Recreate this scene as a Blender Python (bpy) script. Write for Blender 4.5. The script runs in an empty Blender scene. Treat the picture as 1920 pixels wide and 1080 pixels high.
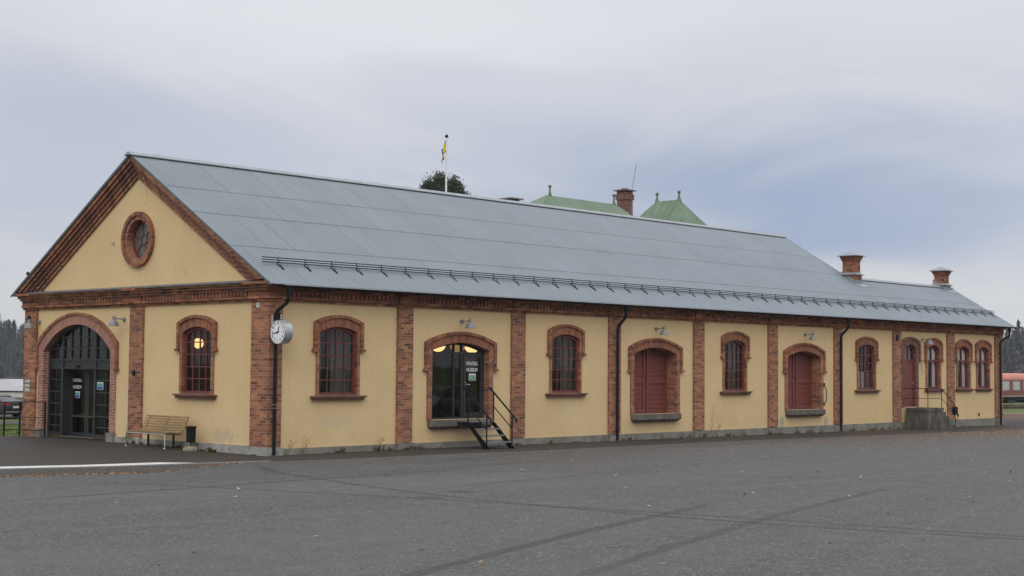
import bpy, bmesh, math, random
from mathutils import Vector, Matrix
random.seed(7)
PI = math.pi
scene = bpy.context.scene
C = scene.collection

# ------------------------------------------------------------------ camera
cam = bpy.data.objects.new('camera', bpy.data.cameras.new('camera')); C.objects.link(cam)
yaw, pitch, roll, foc = 0.7509442, 0.05318735, -0.00826394, 2789.094
F = Vector((math.cos(yaw)*math.cos(pitch), math.sin(yaw)*math.cos(pitch), math.sin(pitch)))
R0 = Vector((math.sin(yaw), -math.cos(yaw), 0)); U0 = R0.cross(F)
R1 = R0*math.cos(roll) - U0*math.sin(roll); U1 = R0*math.sin(roll) + U0*math.cos(roll)
m = Matrix((R1, U1, -F)).transposed().to_4x4(); m.translation = Vector((-23.5649, -30.4519, 2.3088))
cam.matrix_world = m
cam.data.sensor_width = 36; cam.data.lens = foc/1920*36; cam.data.clip_end = 3000
scene.camera = cam

# ------------------------------------------------------------------ world, sun, exposure
SUN_EL, SUN_AZ = math.radians(38), math.radians(232)     # soft light from behind the camera
world = bpy.data.worlds.new("World"); scene.world = world; world.use_nodes = True
wt = world.node_tree; wn, wl = wt.nodes, wt.links
wn.clear()
def N(t, typ, **kw):
    n = t.nodes.new(typ)
    for k, v in kw.items():
        if k in n.inputs: n.inputs[k].default_value = v
        else: setattr(n, k, v)
    return n
def ramp(t, fac, stops, interp='LINEAR'):
    r = t.nodes.new('ShaderNodeValToRGB'); r.color_ramp.interpolation = interp
    e = r.color_ramp.elements
    while len(e) < len(stops): e.new(0.5)
    for i, (p, c) in enumerate(stops):
        e[i].position = p; e[i].color = (c[0], c[1], c[2], 1) if not isinstance(c, (int, float)) else (c, c, c, 1)
    t.links.new(fac, r.inputs[0]); return r
def math_n(t, op, a, b=None, c=None):
    n = t.nodes.new('ShaderNodeMath'); n.operation = op
    for i, v in enumerate((a, b, c)):
        if v is None: continue
        if isinstance(v, (int, float)): n.inputs[i].default_value = v
        else: t.links.new(v, n.inputs[i])
    return n.outputs[0]
def mixc(t, fac, a, b, mode='MIX'):
    n = t.nodes.new('ShaderNodeMix'); n.data_type = 'RGBA'; n.blend_type = mode
    for i, v in ((0, fac), (6, a), (7, b)):
        if isinstance(v, (int, float)): n.inputs[i].default_value = v
        elif isinstance(v, tuple): n.inputs[i].default_value = (v[0], v[1], v[2], 1)
        else: t.links.new(v, n.inputs[i])
    return n.outputs[2]

sky = N(wt, 'ShaderNodeTexSky', sky_type='NISHITA'); sky.sun_disc = False
sky.sun_elevation = SUN_EL; sky.sun_rotation = SUN_AZ; sky.dust_density = 3.0
tc = N(wt, 'ShaderNodeTexCoord')
sep = N(wt, 'ShaderNodeSeparateXYZ'); wl.new(tc.outputs['Generated'], sep.inputs[0])
zz = sep.outputs[2]
# overcast cloud deck: radiance grows towards the zenith; long flat streaks near the horizon
mp = N(wt, 'ShaderNodeMapping'); mp.inputs['Scale'].default_value = (1.0, 1.0, 3.6)
mp.inputs['Rotation'].default_value = (0.05, -0.05, 0.0)
wl.new(tc.outputs['Generated'], mp.inputs[0])
n1 = N(wt, 'ShaderNodeTexNoise', Scale=3.4, Detail=7.0, Roughness=0.5, Distortion=0.9); wl.new(mp.outputs[0], n1.inputs['Vector'])
mp2 = N(wt, 'ShaderNodeMapping'); mp2.inputs['Scale'].default_value = (1.0, 1.0, 3.2); mp2.inputs['Location'].default_value = (3.1, 1.7, 0.4)
wl.new(tc.outputs['Generated'], mp2.inputs[0])
n2 = N(wt, 'ShaderNodeTexNoise', Scale=1.6, Detail=3.0, Roughness=0.5); wl.new(mp2.outputs[0], n2.inputs['Vector'])
zs = math_n(wt, 'ADD', zz, math_n(wt, 'MULTIPLY', math_n(wt, 'SUBTRACT', n1.outputs[0], 0.5), 0.17))
base = ramp(wt, zs, [(0.0, (.66, .67, .68)), (.045, (.63, .645, .675)), (.08, (.55, .58, .655)), (.115, (.51, .545, .645)),
                     (.15, (.57, .60, .68)), (.19, (.645, .66, .71)), (.25, (.72, .73, .76)), (.55, (1.15, 1.17, 1.22)), (1.0, (1.9, 1.93, 2.0))])
# blue-grey thinner patch to the right of the view
def blob(az, el, wa, we):
    d = Vector((math.cos(az)*math.cos(el), math.sin(az)*math.cos(el), math.sin(el)))
    dx = math_n(wt, 'SUBTRACT', sep.outputs[0], d.x); dy = math_n(wt, 'SUBTRACT', sep.outputs[1], d.y); dz = math_n(wt, 'SUBTRACT', zs, d.z)
    q = math_n(wt, 'ADD', math_n(wt, 'ADD', math_n(wt, 'MULTIPLY', math_n(wt, 'MULTIPLY', dx, dx), 1/wa**2), math_n(wt, 'MULTIPLY', math_n(wt, 'MULTIPLY', dy, dy), 1/wa**2)),
               math_n(wt, 'MULTIPLY', math_n(wt, 'MULTIPLY', dz, dz), 1/we**2))
    return math_n(wt, 'POWER', 2.718, math_n(wt, 'MULTIPLY', q, -1.0))
b1 = math_n(wt, 'MULTIPLY', blob(yaw-.19, .108, .16, .032), .75)
c1 = mixc(wt, b1, base.outputs[0], (.31, .385, .57))
b2 = math_n(wt, 'MULTIPLY', blob(yaw+.03, .225, .20, .06), .7)
b3 = math_n(wt, 'MULTIPLY', blob(yaw+.26, .165, .16, .03), .55)
c1 = mixc(wt, b3, c1, (.44, .475, .60))
c1 = mixc(wt, b2, c1, (.78, .785, .81))
fl = math_n(wt, 'MULTIPLY_ADD', math_n(wt, 'SUBTRACT', n2.outputs[0], .5), .30, 1.0)
vm = wt.nodes.new('ShaderNodeVectorMath'); vm.operation = 'SCALE'; wl.new(c1, vm.inputs[0]); wl.new(fl, vm.inputs['Scale'])
skys = wt.nodes.new('ShaderNodeVectorMath'); skys.operation = 'SCALE'; wl.new(sky.outputs[0], skys.inputs[0]); skys.inputs['Scale'].default_value = .1
deck = mixc(wt, .90, skys.outputs[0], vm.outputs[0])
deckx = wt.nodes.new('ShaderNodeVectorMath'); deckx.operation = 'SCALE'; wl.new(deck, deckx.inputs[0]); deckx.inputs['Scale'].default_value = 10.0
bg = N(wt, 'ShaderNodeBackground'); bg.inputs['Strength'].default_value = 0.1
wl.new(deckx.outputs[0], bg.inputs['Color'])
wo = N(wt, 'ShaderNodeOutputWorld'); wl.new(bg.outputs[0], wo.inputs[0])

sun = bpy.data.objects.new('sun', bpy.data.lights.new('sun', 'SUN')); C.objects.link(sun)
sun.data.energy = 0.6; sun.data.angle = math.radians(35); sun.data.color = (1, .95, .88)
sd = Vector((math.sin(SUN_AZ)*math.cos(SUN_EL), math.cos(SUN_AZ)*math.cos(SUN_EL), math.sin(SUN_EL)))
sun.rotation_euler = sd.to_track_quat('Z', 'Y').to_euler()
sun.location = (-30, -30, 40)
scene.view_settings.view_transform = 'Standard'; scene.view_settings.look = 'None'
scene.view_settings.exposure = 0.08; scene.view_settings.gamma = 1.0; scene.view_settings.use_curve_mapping = False

# ------------------------------------------------------------------ helpers
class MB:
    """collects faces with explicit uv in metres, builds ONE mesh object"""
    def __init__(s): s.v = []; s.f = []; s.uv = []; s.mi = []
    def face(s, pts, uv=None, mi=0):
        i = len(s.v); s.v += [tuple(p) for p in pts]; s.f.append(tuple(range(i, i+len(pts))))
        if uv is None:
            n = Vector((0, 0, 0)); 
            for k in range(len(pts)):
                a, b = Vector(pts[k]), Vector(pts[(k+1) % len(pts)])
                n += Vector(((a.y-b.y)*(a.z+b.z), (a.z-b.z)*(a.x+b.x), (a.x-b.x)*(a.y+b.y)))
            ax = max(range(3), key=lambda q: abs(n[q]))
            if ax == 0: uv = [(p[1], p[2]) for p in pts]
            elif ax == 1: uv = [(p[0], p[2]) for p in pts]
            else: uv = [(p[0], p[1]) for p in pts]
        s.uv += uv; s.mi.append(mi)
    def box(s, x0, x1, y0, y1, z0, z1, mi=0, skip=''):
        P = lambda x, y, z: (x, y, z)
        if 'y-' not in skip: s.face([P(x0,y0,z0),P(x1,y0,z0),P(x1,y0,z1),P(x0,y0,z1)], mi=mi)
        if 'y+' not in skip: s.face([P(x1,y1,z0),P(x0,y1,z0),P(x0,y1,z1),P(x1,y1,z1)], mi=mi)
        if 'x-' not in skip: s.face([P(x0,y1,z0),P(x0,y0,z0),P(x0,y0,z1),P(x0,y1,z1)], mi=mi)
        if 'x+' not in skip: s.face([P(x1,y0,z0),P(x1,y1,z0),P(x1,y1,z1),P(x1,y0,z1)], mi=mi)
        if 'z+' not in skip: s.face([P(x0,y0,z1),P(x1,y0,z1),P(x1,y1,z1),P(x0,y1,z1)], mi=mi)
        if 'z-' not in skip: s.face([P(x0,y1,z0),P(x1,y1,z0),P(x1,y0,z0),P(x0,y0,z0)], mi=mi)
    def tube(s, pts, r, n=8, caps=True, mi=0):
        pts = [Vector(p) for p in pts]; rs = r if isinstance(r, (list, tuple)) else [r]*len(pts)
        rings = []; up = None
        for i, p in enumerate(pts):
            d = (pts[min(i+1, len(pts)-1)] - pts[max(i-1, 0)]).normalized()
            if up is None: up = Vector((0, 0, 1)) if abs(d.z) < .9 else Vector((1, 0, 0))
            a = d.cross(up).normalized(); b = a.cross(d).normalized(); up = b
            rings.append([p + (a*math.cos(2*PI*k/n) + b*math.sin(2*PI*k/n))*rs[i] for k in range(n)])
        for i in range(len(rings)-1):
            for k in range(n):
                s.face([rings[i][k], rings[i][(k+1) % n], rings[i+1][(k+1) % n], rings[i+1][k]], mi=mi)
        if caps: s.face(rings[0][::-1], mi=mi); s.face(rings[-1], mi=mi)
    def lathe(s, c, prof, n=20, axis='z', mi=0):
        c = Vector(c)
        def pt(r, h, a):
            if axis == 'z': return c + Vector((r*math.cos(a), r*math.sin(a), h))
            if axis == 'x': return c + Vector((h, r*math.cos(a), r*math.sin(a)))
            return c + Vector((r*math.cos(a), h, r*math.sin(a)))
        for i in range(len(prof)-1):
            (r0, h0), (r1, h1) = prof[i], prof[i+1]
            for k in range(n):
                a0, a1 = 2*PI*k/n, 2*PI*(k+1)/n
                q = [pt(r0, h0, a0), pt(r0, h0, a1), pt(r1, h1, a1), pt(r1, h1, a0)]
                if r0 < 1e-6: q = [q[0], q[2], q[3]]
                elif r1 < 1e-6: q = q[:3]
                s.face(q, mi=mi)
    def build(s, name, mat, parent=None, smooth=False, weld=False):
        me = bpy.data.meshes.new(name); me.from_pydata(s.v, [], s.f)
        ul = me.uv_layers.new(name='UVMap')
        flat = [c for uv in s.uv for c in uv]
        ul.data.foreach_set('uv', flat)
        mats = mat if isinstance(mat, (list, tuple)) else [mat]
        for m_ in mats: me.materials.append(m_)
        me.polygons.foreach_set('material_index', s.mi)
        if weld or smooth:
            bm = bmesh.new(); bm.from_mesh(me); bmesh.ops.remove_doubles(bm, verts=bm.verts, dist=1e-4)
            if smooth:
                for f in bm.faces: f.smooth = True
                for e in bm.edges:
                    if len(e.link_faces) == 2 and e.calc_face_angle(0) > math.radians(38): e.smooth = False
            bm.to_mesh(me); bm.free()
        me.update()
        o = bpy.data.objects.new(name, me); C.objects.link(o)
        if parent: o.parent = parent; o.matrix_parent_inverse = Matrix.Identity(4)
        return o
def tag(o, label, cat, group=None, kind=None):
    if label: o['label'] = label
    if cat: o['category'] = cat
    if group: o['group'] = group
    if kind: o['kind'] = kind
    return o
def empty(name, label, cat, loc=(0, 0, 0), rz=0, group=None):
    o = bpy.data.objects.new(name, None); C.objects.link(o); o.location = loc; o.rotation_euler = (0, 0, rz); o.empty_display_size = .2
    return tag(o, label, cat, group)
def kids(o): return [x for x in bpy.data.objects if x.parent == o]
def dup(root, loc, rz, label, group=None):
    r = root.copy(); C.objects.link(r); r.location = loc; r.rotation_euler = (0, 0, rz); r['label'] = label
    if group: r['group'] = group
    for ch in kids(root):
        c = ch.copy(); C.objects.link(c); c.parent = r
        for g in kids(ch):
            d = g.copy(); C.objects.link(d); d.parent = c
    return r
def lerp(a, b, t): return a+(b-a)*t
def sm(t): t = max(0, min(1, t)); return t*t*(3-2*t)

# ------------------------------------------------------------------ materials
M = {}
def mat(name, col=(.5, .5, .5), rough=.6, metal=0.0, spec=.5):
    m_ = bpy.data.materials.new(name); m_.use_nodes = True
    b = m_.node_tree.nodes['Principled BSDF']
    b.inputs['Base Color'].default_value = (*col, 1); b.inputs['Roughness'].default_value = rough
    b.inputs['Metallic'].default_value = metal; b.inputs['Specular IOR Level'].default_value = spec
    M[name] = m_; return m_, m_.node_tree, b
def noise_mat(name, c0, c1, scale, rough=.7, metal=0.0, detail=6, bump=0.0, bscale=None, coord='Object', spec=.5, stretch=None):
    m_, t, b = mat(name, c0, rough, metal, spec)
    co = N(t, 'ShaderNodeTexCoord'); vec = co.outputs[coord]
    if stretch:
        mpp = N(t, 'ShaderNodeMapping'); mpp.inputs['Scale'].default_value = stretch; t.links.new(vec, mpp.inputs[0]); vec = mpp.outputs[0]
    n = N(t, 'ShaderNodeTexNoise', Scale=scale, Detail=detail, Roughness=.6); t.links.new(vec, n.inputs['Vector'])
    r = ramp(t, n.outputs[0], [(.3, c0), (.7, c1)]); t.links.new(r.outputs[0], b.inputs['Base Color'])
    if bump:
        n_ = N(t, 'ShaderNodeTexNoise', Scale=bscale or scale*4, Detail=4.0); t.links.new(vec, n_.inputs['Vector'])
        bp = N(t, 'ShaderNodeBump', Strength=bump, Distance=.01); t.links.new(n_.outputs[0], bp.inputs['Height']); t.links.new(bp.outputs[0], b.inputs['Normal'])
    return m_, t, b

# plaster
m_, t, b = mat('plaster', (.5, .38, .18), .88, 0, .2)
co = N(t, 'ShaderNodeTexCoord'); ob = co.outputs['Object']
na = N(t, 'ShaderNodeTexNoise', Scale=.7, Detail=5.0, Roughness=.6); t.links.new(ob, na.inputs['Vector'])
nb = N(t, 'ShaderNodeTexNoise', Scale=9.0, Detail=6.0, Roughness=.65); t.links.new(ob, nb.inputs['Vector'])
ca = ramp(t, na.outputs[0], [(.3, (.635, .465, .245)), (.55, (.675, .50, .272)), (.75, (.70, .53, .30))])
cb = ramp(t, nb.outputs[0], [(.25, .94), (.6, 1.0)])
cc = mixc(t, 1.0, ca.outputs[0], cb.outputs[0], 'MULTIPLY')
sp = N(t, 'ShaderNodeSeparateXYZ'); t.links.new(ob, sp.inputs[0])
# rising damp with ragged edge near the plinth
ns = N(t, 'ShaderNodeTexNoise', Scale=2.2, Detail=6.0, Roughness=.7); t.links.new(ob, ns.inputs['Vector'])
lo = math_n(t, 'SUBTRACT', 1.05, math_n(t, 'MULTIPLY', sp.outputs[2], 1.15))
st = math_n(t, 'MULTIPLY', math_n(t, 'SUBTRACT', ns.outputs[0], .40), 2.0)
dm = N(t, 'ShaderNodeMath', operation='MULTIPLY', use_clamp=True); t.links.new(lo, dm.inputs[0]); t.links.new(st, dm.inputs[1])
cc = mixc(t, math_n(t, 'MULTIPLY', dm.outputs[0], .5), cc, (.40, .31, .17))
# rain streaks
mps = N(t, 'ShaderNodeMapping'); mps.inputs['Scale'].default_value = (5, 5, .35); t.links.new(ob, mps.inputs[0])
nk = N(t, 'ShaderNodeTexNoise', Scale=1.0, Detail=4.0, Roughness=.6); t.links.new(mps.outputs[0], nk.inputs['Vector'])
sk = ramp(t, nk.outputs[0], [(.54, 0.0), (.8, .34)])
cc = mixc(t, sk.outputs[0], cc, (.52, .40, .22))
# scrubbed and bare patches: (centre x, y, z), radius x, radius z, colour, amount
def patch(cc, cx, cy, cz, rx, rz, col, amt, sc=5.0, thr=.5):
    dx = math_n(t, 'DIVIDE', math_n(t, 'SUBTRACT', sp.outputs[0], cx), rx); dy = math_n(t, 'DIVIDE', math_n(t, 'SUBTRACT', sp.outputs[1], cy), rx); dz = math_n(t, 'DIVIDE', math_n(t, 'SUBTRACT', sp.outputs[2], cz), rz)
    q = math_n(t, 'ADD', math_n(t, 'ADD', math_n(t, 'MULTIPLY', dx, dx), math_n(t, 'MULTIPLY', dy, dy)), math_n(t, 'MULTIPLY', dz, dz))
    g = math_n(t, 'SUBTRACT', 1.0, q)
    nn = N(t, 'ShaderNodeTexNoise', Scale=sc, Detail=5.0, Roughness=.7); t.links.new(ob, nn.inputs['Vector'])
    g2 = math_n(t, 'ADD', g, math_n(t, 'MULTIPLY', math_n(t, 'SUBTRACT', nn.outputs[0], .5), 3.0))
    r_ = ramp(t, g2, [(thr, 0.0), (min(thr+.12, .99), 1.0)])
    return mixc(t, math_n(t, 'MULTIPLY', r_.outputs[0], amt), cc, col)
cc = patch(cc, 2.2, 0, .85, .85, .32, (.55, .47, .33), .55, 7, .62)
cc = patch(cc, 11.3, 0, 1.0, .35, .2, (.55, .47, .33), .5, 7, .6)
cc = patch(cc, 23.80, 0, .36, .20, .24, (.40, .35, .27), 1.0, 3, .35)
cc = patch(cc, 26.90, 0, .36, .20, .24, (.40, .35, .27), 1.0, 3, .35)
cc = patch(cc, 0, 1.9, .45, .8, .3, (.48, .40, .27), .6, 6, .6)
t.links.new(cc, b.inputs['Base Color'])
bp = N(t, 'ShaderNodeBump', Strength=.12, Distance=.004); t.links.new(nb.outputs[0], bp.inputs['Height']); t.links.new(bp.outputs[0], b.inputs['Normal'])

# brick: rows along V, 0.25 x 0.075 m
def brick(name, stops, mortar=(.30, .25, .2), bw=.25, rh=.0755, msz=.006, grime=.5, tint=(.10, .06, .045), off=.5):
    m_, t, b = mat(name, (.3, .1, .05), .85, 0, .25)
    uv = N(t, 'ShaderNodeUVMap')
    br = N(t, 'ShaderNodeTexBrick'); br.offset = off
    br.inputs['Scale'].default_value = 1; br.inputs['Brick Width'].default_value = bw; br.inputs['Row Height'].default_value = rh
    br.inputs['Mortar Size'].default_value = msz; br.inputs['Mortar Smooth'].default_value = .1
    br.inputs['Color1'].default_value = (0, 0, 0, 1); br.inputs['Color2'].default_value = (1, 1, 1, 1); br.inputs['Mortar'].default_value = (.5, .5, .5, 1)
    t.links.new(uv.outputs[0], br.inputs['Vector'])
    r = ramp(t, br.outputs['Color'], stops)
    co = N(t, 'ShaderNodeTexCoord')
    n = N(t, 'ShaderNodeTexNoise', Scale=1.3, Detail=6.0, Roughness=.65); t.links.new(co.outputs['Object'], n.inputs['Vector'])
    n2 = N(t, 'ShaderNodeTexNoise', Scale=22.0, Detail=4.0, Roughness=.7); t.links.new(co.outputs['Object'], n2.inputs['Vector'])
    c = mixc(t, br.outputs['Fac'], r.outputs[0], mortar)
    g = ramp(t, n.outputs[0], [(.42, 0.0), (.75, grime)])
    c = mixc(t, g.outputs[0], c, tint)
    g2 = ramp(t, n2.outputs[0], [(.3, .72), (.6, 1.14)])
    c = mixc(t, 1.0, c, g2.outputs[0], 'MULTIPLY')
    t.links.new(c, b.inputs['Base Color'])
    h = math_n(t, 'ADD', math_n(t, 'MULTIPLY', br.outputs['Fac'], -1.0), math_n(t, 'MULTIPLY', n2.outputs[0], .5))
    bp = N(t, 'ShaderNodeBump', Strength=.6, Distance=.006); t.links.new(h, bp.inputs['Height']); t.links.new(bp.outputs[0], b.inputs['Normal'])
    return m_
BR = [(0.0, (.115, .052, .040)), (.10, (.19, .076, .048)), (.35, (.29, .108, .056)), (.7, (.375, .15, .072)), (1.0, (.45, .205, .10))]
BRD = [(0.0, (.10, .045, .035)), (.12, (.18, .07, .042)), (.4, (.30, .11, .055)), (.8, (.37, .14, .065)), (1.0, (.46, .20, .09))]
BRN = [(0.0, (.22, .075, .05)), (.5, (.32, .115, .075)), (1.0, (.42, .17, .11))]
brick('brick', BR)
brick('brick_cornice', BRD, mortar=(.16, .12, .1), grime=.55, tint=(.07, .045, .035))
brick('brick_new', BRN, mortar=(.45, .36, .30), grime=.15, msz=.010)
brick('brick_arch', [(0, (.20, .078, .048)), (.3, (.285, .11, .06)), (1, (.38, .16, .083))], off=0, mortar=(.15, .09, .06), grime=.35)
brick('brick_new_arch', BRN, off=0, mortar=(.48, .38, .31), grime=.15, msz=.011)
brick('brick_dark', [(0, (.10, .045, .035)), (.5, (.19, .075, .055)), (1, (.26, .10, .07))], mortar=(.2, .17, .15), grime=.5)
noise_mat('concrete', (.14, .13, .11), (.27, .255, .225), 2.2, .9, bump=.5, bscale=25, spec=.2)
m_, t, b = noise_mat('pale_concrete', (.24, .235, .22), (.38, .37, .355), 3.0, .9, bump=.4, bscale=25, spec=.2)
co = N(t, 'ShaderNodeTexCoord'); mo = N(t, 'ShaderNodeTexNoise', Scale=1.6, Detail=5.0, Roughness=.6); t.links.new(co.outputs['Object'], mo.inputs['Vector'])
old = b.inputs['Base Color'].links[0].from_socket
t.links.new(mixc(t, ramp(t, mo.outputs[0], [(.52, 0.0), (.64, .8)]).outputs[0], old, (.085, .105, .035)), b.inputs['Base Color'])
noise_mat('old_concrete', (.028, .027, .021), (.17, .16, .14), 2.2, .9, detail=9, bump=.5, bscale=20, spec=.2, stretch=(1.3, 1.3, .5))
noise_mat('ledge_stone', (.085, .075, .062), (.18, .16, .135), 5, .9, bump=.4, spec=.2)
noise_mat('kerb_stone', (.09, .086, .08), (.19, .183, .172), 25, .9, bump=.5, bscale=60, spec=.2)
noise_mat('boulder', (.20, .165, .12), (.34, .29, .22), 6, .9, bump=.6, bscale=20, spec=.2)
noise_mat('white_paint', (.46, .46, .44), (.62, .62, .60), 6, .6)
noise_mat('red_paint', (.125, .030, .026), (.17, .042, .034), 3, .5, spec=.4)
noise_mat('red_door', (.155, .040, .033), (.20, .055, .043), 2.5, .55, spec=.35, stretch=(1, 1, 6))
noise_mat('dark_frame', (.026, .027, .029), (.038, .039, .042), 3, .5, spec=.3)
noise_mat('black_metal', (.006, .006, .007), (.012, .012, .013), 8, .6, spec=.2)
noise_mat('grating', (.16, .17, .18), (.24, .25, .26), 30, .5, metal=.4)
noise_mat('grey_metal', (.24, .245, .25), (.34, .345, .35), 8, .45, metal=.3)
noise_mat('lamp_grey', (.19, .19, .195), (.24, .24, .24), 10, .45, metal=.1)
noise_mat('chrome', (.5, .5, .5), (.62, .62, .62), 5, .28, metal=.9)
noise_mat('slat_wood', (.17, .105, .042), (.30, .20, .088), 3, .65, stretch=(8, 1, 8), spec=.3)
noise_mat('flashing', (.20, .22, .235), (.28, .30, .315), 3, .5, metal=.1)
noise_mat('wet_flashing', (.10, .10, .10), (.2, .2, .195), 5, .6, metal=.2)
noise_mat('clock_case', (.36, .37, .38), (.44, .45, .46), 4, .35, metal=.4)
noise_mat('clock_face', (.72, .73, .74), (.78, .79, .80), 2, .5)
noise_mat('curtain', (.13, .135, .125), (.24, .245, .23), 14, .9, stretch=(1, 1, .05), spec=.1)
noise_mat('white_curtain', (.62, .63, .62), (.85, .86, .85), 14, .9, stretch=(1, 1, .05), spec=.1)
noise_mat('inner_wall', (.05, .042, .035), (.11, .08, .055), .9, .9, spec=.1)
noise_mat('bark', (.045, .035, .028), (.10, .08, .06), 6, .9, bump=.5, spec=.1)
noise_mat('pale_bark', (.17, .16, .15), (.30, .29, .27), 6, .9, spec=.1)
noise_mat('flag_white', (.7, .7, .7), (.76, .76, .76), 4, .5)
noise_mat('tyre', (.012, .012, .012), (.02, .02, .02), 10, .8)
noise_mat('rim', (.4, .4, .41), (.5, .5, .51), 10, .3, metal=.8)
noise_mat('train_red', (.17, .042, .028), (.22, .058, .04), 1.2, .5)
noise_mat('train_roof', (.40, .135, .10), (.50, .18, .13), 1.5, .6)
noise_mat('train_glass', (.35, .36, .36), (.45, .46, .46), 1, .3)
noise_mat('blind', (.30, .31, .31), (.38, .39, .39), 1, .5)
noise_mat('ballast', (.12, .085, .06), (.24, .18, .135), 8, .95, bump=.8, spec=.1)
noise_mat('rail_steel', (.16, .10, .07), (.3, .24, .2), 8, .5, metal=.6)
noise_mat('teal_sign', (.10, .26, .28), (.12, .30, .32), 2, .5)
noise_mat('green_sign', (.01, .16, .075), (.012, .19, .09), 2, .5)
noise_mat('blue_sign', (.03, .10, .24), (.04, .13, .29), 2, .5)
noise_mat('lettering', (.62, .66, .64), (.70, .74, .72), 2, .5)
noise_mat('yellow_cloth', (.60, .48, .03), (.7, .56, .05), 3, .8)
noise_mat('blue_cloth', (.015, .05, .17), (.02, .07, .22), 3, .8)
noise_mat('silver_paint', (.34, .35, .37), (.38, .39, .41), 1, .3, metal=.6)
noise_mat('black_paint', (.012, .013, .016), (.02, .021, .025), 1, .25)
noise_mat('tail_red', (.30, .012, .012), (.38, .02, .018), 4, .3)
noise_mat('house_wall', (.42, .20, .12), (.5, .26, .16), 1, .9)
noise_mat('pale_sheet', (.26, .26, .27), (.36, .36, .37), .4, .6)
noise_mat('dusty_pane', (.085, .082, .078), (.125, .12, .115), 2, .3)
noise_mat('boom', (.07, .07, .07), (.14, .14, .13), 2, .9)

def leafmat(name, stops, rough=.7):
    m_, t, b = mat(name, (.05, .08, .03), rough, 0, .25)
    g = N(t, 'ShaderNodeNewGeometry')
    r = ramp(t, g.outputs['Random Per Island'], stops); t.links.new(r.outputs[0], b.inputs['Base Color'])
    return m_
leafmat('needles', [(0, (.018, .030, .010)), (.5, (.035, .055, .018)), (1, (.07, .085, .03))])
leafmat('dead_leaf', [(0, (.13, .05, .022)), (.4, (.24, .10, .04)), (.75, (.36, .17, .07)), (1, (.48, .33, .14))])
leafmat('weed', [(0, (.06, .075, .022)), (.4, (.10, .10, .04)), (.7, (.15, .10, .05)), (1, (.24, .17, .09))])
leafmat('grass_blade', [(0, (.05, .09, .015)), (.5, (.09, .15, .03)), (1, (.17, .18, .06))])
leafmat('wood_mass', [(0, (.024, .030, .028)), (.35, (.044, .048, .046)), (.7, (.08, .077, .072)), (.92, (.125, .115, .105)), (1, (.26, .25, .23))], .9)

# glass: fresnel reflection over a see-through tint
def glass(name, tint=(.75, .76, .75), k=1.0):
    m_ = bpy.data.materials.new(name); m_.use_nodes = True; t = m_.node_tree; t.nodes.clear()
    tr = N(t, 'ShaderNodeBsdfTransparent'); tr.inputs[0].default_value = (*tint, 1)
    gl = N(t, 'ShaderNodeBsdfGlossy'); gl.inputs['Roughness'].default_value = .02; gl.inputs[0].default_value = (k, k, k, 1)
    co = N(t, 'ShaderNodeTexCoord'); nn = N(t, 'ShaderNodeTexNoise', Scale=1.7, Detail=1.0); t.links.new(co.outputs['Object'], nn.inputs['Vector'])
    bp = N(t, 'ShaderNodeBump', Strength=.12, Distance=.02); t.links.new(nn.outputs[0], bp.inputs['Height']); t.links.new(bp.outputs[0], gl.inputs['Normal'])
    lw = N(t, 'ShaderNodeLayerWeight'); lw.inputs['Blend'].default_value = .5
    fr_ = math_n(t, 'MULTIPLY_ADD', math_n(t, 'POWER', lw.outputs['Facing'], 5.0), .9, .045)
    mx = N(t, 'ShaderNodeMixShader'); t.links.new(fr_, mx.inputs[0]); t.links.new(tr.outputs[0], mx.inputs[1]); t.links.new(gl.outputs[0], mx.inputs[2])
    o = N(t, 'ShaderNodeOutputMaterial'); t.links.new(mx.outputs[0], o.inputs[0]); M[name] = m_
glass('pane_glass'); glass('dark_glass', (.45, .45, .46))
def emis(name, col, s):
    m_, t, b = mat(name, col, .4); b.inputs['Emission Color'].default_value = (*col, 1); b.inputs['Emission Strength'].default_value = s
emis('globe_light', (1.0, .66, .25), 1.6); emis('globe_dim', (.8, .42, .14), .35)

# corrugated roof sheet
m_, t, b = mat('roof_sheet', (.3, .33, .35), .42, .15, .5)
uv = N(t, 'ShaderNodeUVMap'); su = N(t, 'ShaderNodeSeparateXYZ'); t.links.new(uv.outputs[0], su.inputs[0])
sheet = math_n(t, 'DIVIDE', su.outputs[0], .912)
fr = math_n(t, 'FRACT', sheet); ix = math_n(t, 'FLOOR', sheet); iy = math_n(t, 'FLOOR', math_n(t, 'ADD', su.outputs[1], .001))
cmb = N(t, 'ShaderNodeCombineXYZ'); t.links.new(ix, cmb.inputs[0]); t.links.new(iy, cmb.inputs[1])
wn_ = N(t, 'ShaderNodeTexWhiteNoise', noise_dimensions='3D'); t.links.new(cmb.outputs[0], wn_.inputs['Vector'])
edge = ramp(t, fr, [(0.0, 1.0), (.065, 0.0)], 'CONSTANT')
strong = ramp(t, wn_.outputs[0], [(0, .10), (.55, .32), (.72, .85), (1.0, 1.0)])
ed = math_n(t, 'MULTIPLY', edge.outputs[0], strong.outputs[0])
co = N(t, 'ShaderNodeTexCoord')
na = N(t, 'ShaderNodeTexNoise', Scale=.5, Detail=7.0, Roughness=.65); t.links.new(co.outputs['Object'], na.inputs['Vector'])
nb = N(t, 'ShaderNodeTexNoise', Scale=14.0, Detail=5.0, Roughness=.7); t.links.new(co.outputs['Object'], nb.inputs['Vector'])
c = ramp(t, na.outputs[0], [(.3, (.158, .185, .208)), (.7, (.192, .222, .246))]).outputs[0]
c = mixc(t, 1.0, c, ramp(t, nb.outputs[0], [(.3, .82), (.7, 1.12)]).outputs[0], 'MULTIPLY')
c = mixc(t, 1.0, c, ramp(t, wn_.outputs[0], [(0, .98), (1, 1.03)]).outputs[0], 'MULTIPLY')
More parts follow.
